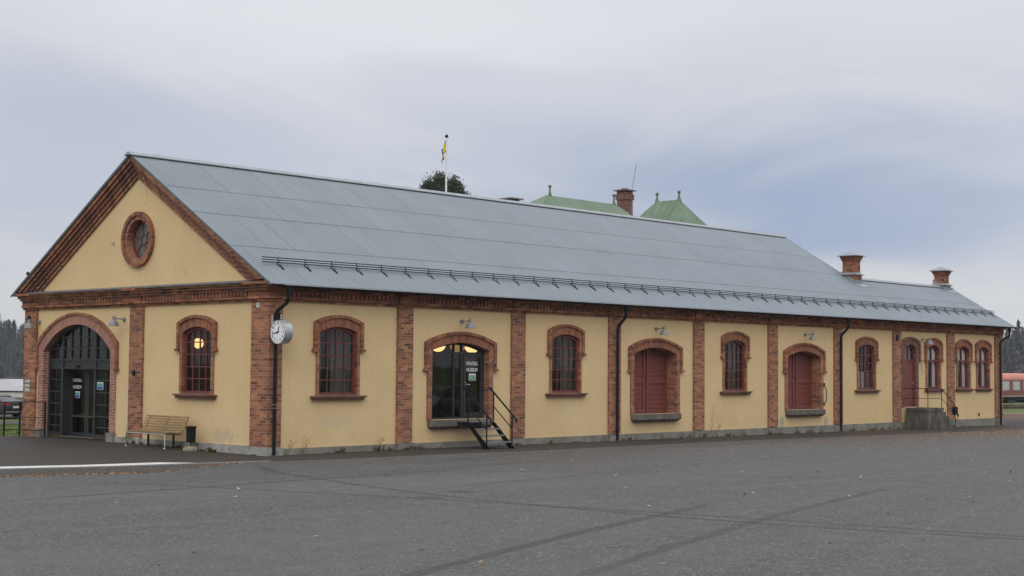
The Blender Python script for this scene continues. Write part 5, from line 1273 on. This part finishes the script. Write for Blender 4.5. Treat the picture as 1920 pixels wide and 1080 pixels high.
hiproof(41.5, 50.5, 37.2, 46.6, 8.5, 45.4, 50.4, 41.8, 42, 11.6)
def finial(x, y, z, h, parent):
    mb = MB(); mb.lathe((x, y, z), [(.28, -.35), (.18, .0), (.10, h*.35), (.06, h*.8), (.05, h*.9)], 12); mb.lathe((x, y, z+h), [(0, -.13), (.1, -.09), (.14, 0), (.1, .09), (0, .13)], 12); mb.build('finial', M['green_roof'], parent, smooth=True)
finial(58.4, 42.3, 14.95, .75, r1_); finial(65.9, 42.3, 14.95, .75, r1_); finial(63.3, 34.1, 14.5, .62, r2_); finial(63.3, 36.1, 14.5, .62, r2_)
def bigchim(x, y, w_, z0, z1, label):
    mb = MB(); mb.box(x-w_/2, x+w_/2, y-w_*.46, y+w_*.46, z0, z1); mb.box(x-w_/2-.08, x+w_/2+.08, y-w_*.46-.08, y+w_*.46+.08, z1-.7, z1-.28); mb.box(x-w_/2-.1, x+w_/2+.1, y-w_*.46-.1, y+w_*.46+.1, z0, z0+2.4)
    ch = mb.build('chimney', M['brick_dark'], hs); ch['label'] = label
    mb = MB(); mb.box(x-w_/2-.2, x+w_/2+.2, y-w_*.46-.2, y+w_*.46+.2, z1, z1+.08)
    if w_ > .9: mb.box(x-.22, x+.22, y-.2, y+.2, z1+.08, z1+.22)
    mb.build('chimney_cap', M['wet_flashing'], ch); return ch
c1_ = bigchim(68.5, 43.3, .95, 11.4, 16.35, 'tall brown brick chimney right of the main green ridge')
bigchim(49.13, 37.56, .85, 9.8, 13.55, 'low wide brick chimney just showing above the warehouse roof')
mb = MB(); mb.tube([(68.85, 42.85, 14), (68.85, 42.85, 16.5), (69.1, 42.6, 18.55)], .03, 5); mb.build('antenna_rod', M['grey_metal'], c1_)

# ------------------------------------------------------------------ flagpoles
def flagpole(label, x, y, zt, fl, group):
    e = empty('flagpole', label, 'flagpole', (x, y, gz(x, y)), group=group); h = zt-gz(x, y)
    mb = MB(); mb.tube([(0, 0, 0), (0, 0, h*.5), (0, 0, h)], [.085, .068, .038], 10); mb.build('pole', M['flag_white'], e, smooth=True)
    mb = MB(); mb.lathe((0, 0, h+.07), [(0, -.10), (.08, -.05), (.095, 0), (.06, .07), (0, .11)], 12); mb.build('knob', M['black_metal'], e, smooth=True)
    # limp flag hanging in folds beside the pole: blue with a yellow cross
    mb = MB(); nu, nv = 10, 16
    def P(u, v):   # u along hoist downwards .. v along fly
        r_ = .05+.30*math.sin(PI*min(1, v*.9))*(1-.3*u); a = 2.3+.35*math.sin(v*9+u*3)
        d = .02+.42*v*(1-.6*v)+.03*math.sin(12*v+4*u)
        return (-d*math.sin(yaw)*1.1+.03*math.sin(14*v), d*math.cos(yaw)+.04*math.sin(20*v), h-.12-.50*u-.72*v-.1*u*v)
    for i in range(nu):
        for j in range(nv):
            uu, vv = (i+.5)/nu, (j+.5)/nv
            mb.face([P(i/nu, j/nv), P((i+1)/nu, j/nv), P((i+1)/nu, (j+1)/nv), P(i/nu, (j+1)/nv)], mi=1 if (.33 < uu < .67 or .25 < vv < .5) else 0)
    mb.build('flag', [M['blue_cloth'], M['yellow_cloth']], e, smooth=True)
    return e
flagpole('white flagpole with a limp blue and yellow flag above the roof ridge', 28.62, 22.85, 13.84, 1, 'flagpoles with limp flags')
flagpole('flagpole mostly hidden behind the left eaves, only its tip and yellow cloth showing', 14.52, 38.50, 6.75, 1, 'flagpoles with limp flags')

# ------------------------------------------------------------------ trees
def clump_tree(name, label, cat, x, y, h, crown, seed, n, dens=26, s=.16, up=True):
    rr = random.Random(seed); z0 = -.75; e = empty(name, label, cat, (x, y, z0))
    mb = MB(); pts = [(0, 0, 0), (.1, .05, h*.35), (-.05, .1, h*.7), (0, 0, h*.95)]; mb.tube(pts, [h*.017, h*.013, h*.008, .03], 8)
    tips = []
    for c_, r_ in crown:
        for _ in range(n):
            while True:
                q = Vector((rr.uniform(-1, 1), rr.uniform(-1, 1), rr.uniform(-1, 1)))
                if .35 < q.length < 1: break
            tips.append(Vector((c_[0]+q.x*r_[0], c_[1]+q.y*r_[1], c_[2]+q.z*r_[2])))
    for t_ in tips[::9]:
        zb_ = max(h*.3, t_.z-1.6); mb.tube([(0, 0, zb_), tuple(t_)], [.05, .015], 4, caps=False)
    tk = mb.build('trunk', M['bark'], e)
    mb = MB()
    for t_ in tips:
        for _ in range(dens):
            a = rr.gauss(0, 1), rr.gauss(0, 1), rr.gauss(0, 1); c_ = t_+Vector((a[0]*.17, a[1]*.17, a[2]*.26))*(s/.16)
            d = Vector((rr.uniform(-1, 1), rr.uniform(-1, 1), rr.uniform(.2, 1.2))).normalized()*s; w_ = d.cross(Vector((rr.uniform(-1, 1), rr.uniform(-1, 1), rr.uniform(-1, 1)))).normalized()*s*.42
            mb.face([c_-w_, c_+w_, c_+d])
    mb.build('crown', M['needles'], e); return e
clump_tree('pine_tree', 'dark green pine crown rising behind the roof ridge beside the flagpole', 'tree', 80.6, 76.5, 22.3,
           [((-.1, .1, 21.0), (.9, .9, 1.35)), ((-1.05, 1.1, 20.2), (.75, .75, 1.45)), ((.85, -.9, 20.5), (.72, .72, 1.45)), ((0, 0, 19.6), (1.3, 1.3, 1.0)), ((1.45, -1.55, 19.2), (.45, .45, 1.2)), ((-1.4, 1.45, 19.4), (.5, .5, 1.1)), ((0, 0, 18.2), (2.3, 2.3, 1.7)), ((0, 0, 15), (2.0, 2.0, 2.0))], 4, 110, 30, .19)
clump_tree('pine_tree', 'small dark treetop just showing over the ridge right of the pine', 'tree', 82.9, 74.3, 19.7, [((0, 0, 19.1), (.3, .3, .55)), ((0, 0, 17), (1.2, 1.2, 1.5))], 8, 26, 16, .2)

def wood(name, label, arcs, seed, conif=.42):
    rr = random.Random(seed); mb = MB()
    for az, r_, n_leaf in arcs:
        x, y = -23.6+r_*math.cos(az), -30.5+r_*math.sin(az); z = gz(x, y)-.3
        h = rr.uniform(11, 18)*(1+.14*math.sin(az*37)+.09*math.sin(az*91+2)); kind = rr.random()
        mb.face([(x-.14, y+.1, z), (x+.14, y-.1, z), (x+.04, y-.03, z+h), (x-.04, y+.03, z+h)])
        if kind < conif:      # conifer
            w_ = rr.uniform(1.2, 1.9)
            for _ in range(n_leaf):
                t_ = rr.random(); zc_ = z+h*(.16+.84*t_); ww = w_*(1-t_)+.12; a = rr.uniform(0, 2*PI); px_, py_ = x+ww*math.cos(a)*rr.random()**.4, y+ww*math.sin(a)*rr.random()**.4
                s_ = rr.uniform(.35, .8); b_ = rr.uniform(0, PI)
                mb.face([(px_-s_*math.cos(b_), py_-s_*math.sin(b_), zc_-s_*.5), (px_+s_*math.cos(b_), py_+s_*math.sin(b_), zc_-s_*.5), (px_, py_, zc_+s_*.9)])
        else:               # bare broadleaf: fans of thin twigs
            w_ = rr.uniform(2.0, 3.8)
            for _ in range(n_leaf):
                t_ = rr.random(); zc_ = z+h*(.30+.66*t_); ww = w_*math.sin(PI*min(1, .15+.85*t_))+.2; a = rr.uniform(0, 2*PI); rad = ww*rr.random()**.5
                px_, py_ = x+rad*math.cos(a), y+rad*math.sin(a); L_ = rr.uniform(1.0, 2.6); lean = rad*.35; s_ = rr.uniform(.04, .12)
                mb.face([(px_-s_, py_+s_, zc_-L_*.5), (px_+s_, py_-s_, zc_-L_*.5), (px_+lean*math.cos(a), py_+lean*math.sin(a), zc_+L_*.5)])
            for _ in range(14):
                zc_ = z+h*rr.uniform(.0, .5); s_ = rr.uniform(.5, 1.3); b_ = rr.uniform(0, PI); px_, py_ = x+rr.uniform(-2, 2), y+rr.uniform(-2, 2)
                mb.face([(px_-s_*math.cos(b_), py_-s_*math.sin(b_), zc_-s_), (px_+s_*math.cos(b_), py_+s_*math.sin(b_), zc_-s_*.6), (px_, py_, zc_+s_)])
    tag(mb.build(name, M['wood_mass']), label, 'wood', kind='stuff')
rr = random.Random(2)
wood('distant_wood', 'grey bare birches and dark spruces on the far slope at the left', [(yaw+math.radians(rr.uniform(12, 27) if rr.random() < .62 else rr.uniform(-2, 12)), 486+rr.random()*80, 150) for _ in range(800)], 3, .16)
wood('distant_wood', 'dark blue grey forest beyond the red railway carriage', [(yaw-math.radians(rr.uniform(14, 27) if rr.random() < .66 else rr.uniform(-2, 14)), 440+rr.random()*120, 140) for _ in range(800)], 4, .6)
wood('unseen_wood', 'bare trees added out of view behind the viewer to darken the glass reflections', [(yaw+PI+math.radians(rr.uniform(-75, 75)), 95+rr.random()*45, 60) for _ in range(240)], 5)  # unseen trees, added so the panes mirror something darker than the sky

# ------------------------------------------------------------------ autumn air
m_ = bpy.data.materials.new('haze'); m_.use_nodes = True; t = m_.node_tree; t.nodes.clear()
v = N(t, 'ShaderNodeVolumePrincipled'); v.inputs['Color'].default_value = (.78, .83, .95, 1); v.inputs['Density'].default_value = .0002; v.inputs['Anisotropy'].default_value = .0
o_ = N(t, 'ShaderNodeOutputMaterial'); t.links.new(v.outputs[0], o_.inputs['Volume'])
mb = MB(); mb.box(-950, 950, -950, 950, -9, 24)
hz = mb.build('haze', m_, weld=True); tag(hz, 'thin grey autumn air over the whole place', 'haze', kind='stuff')
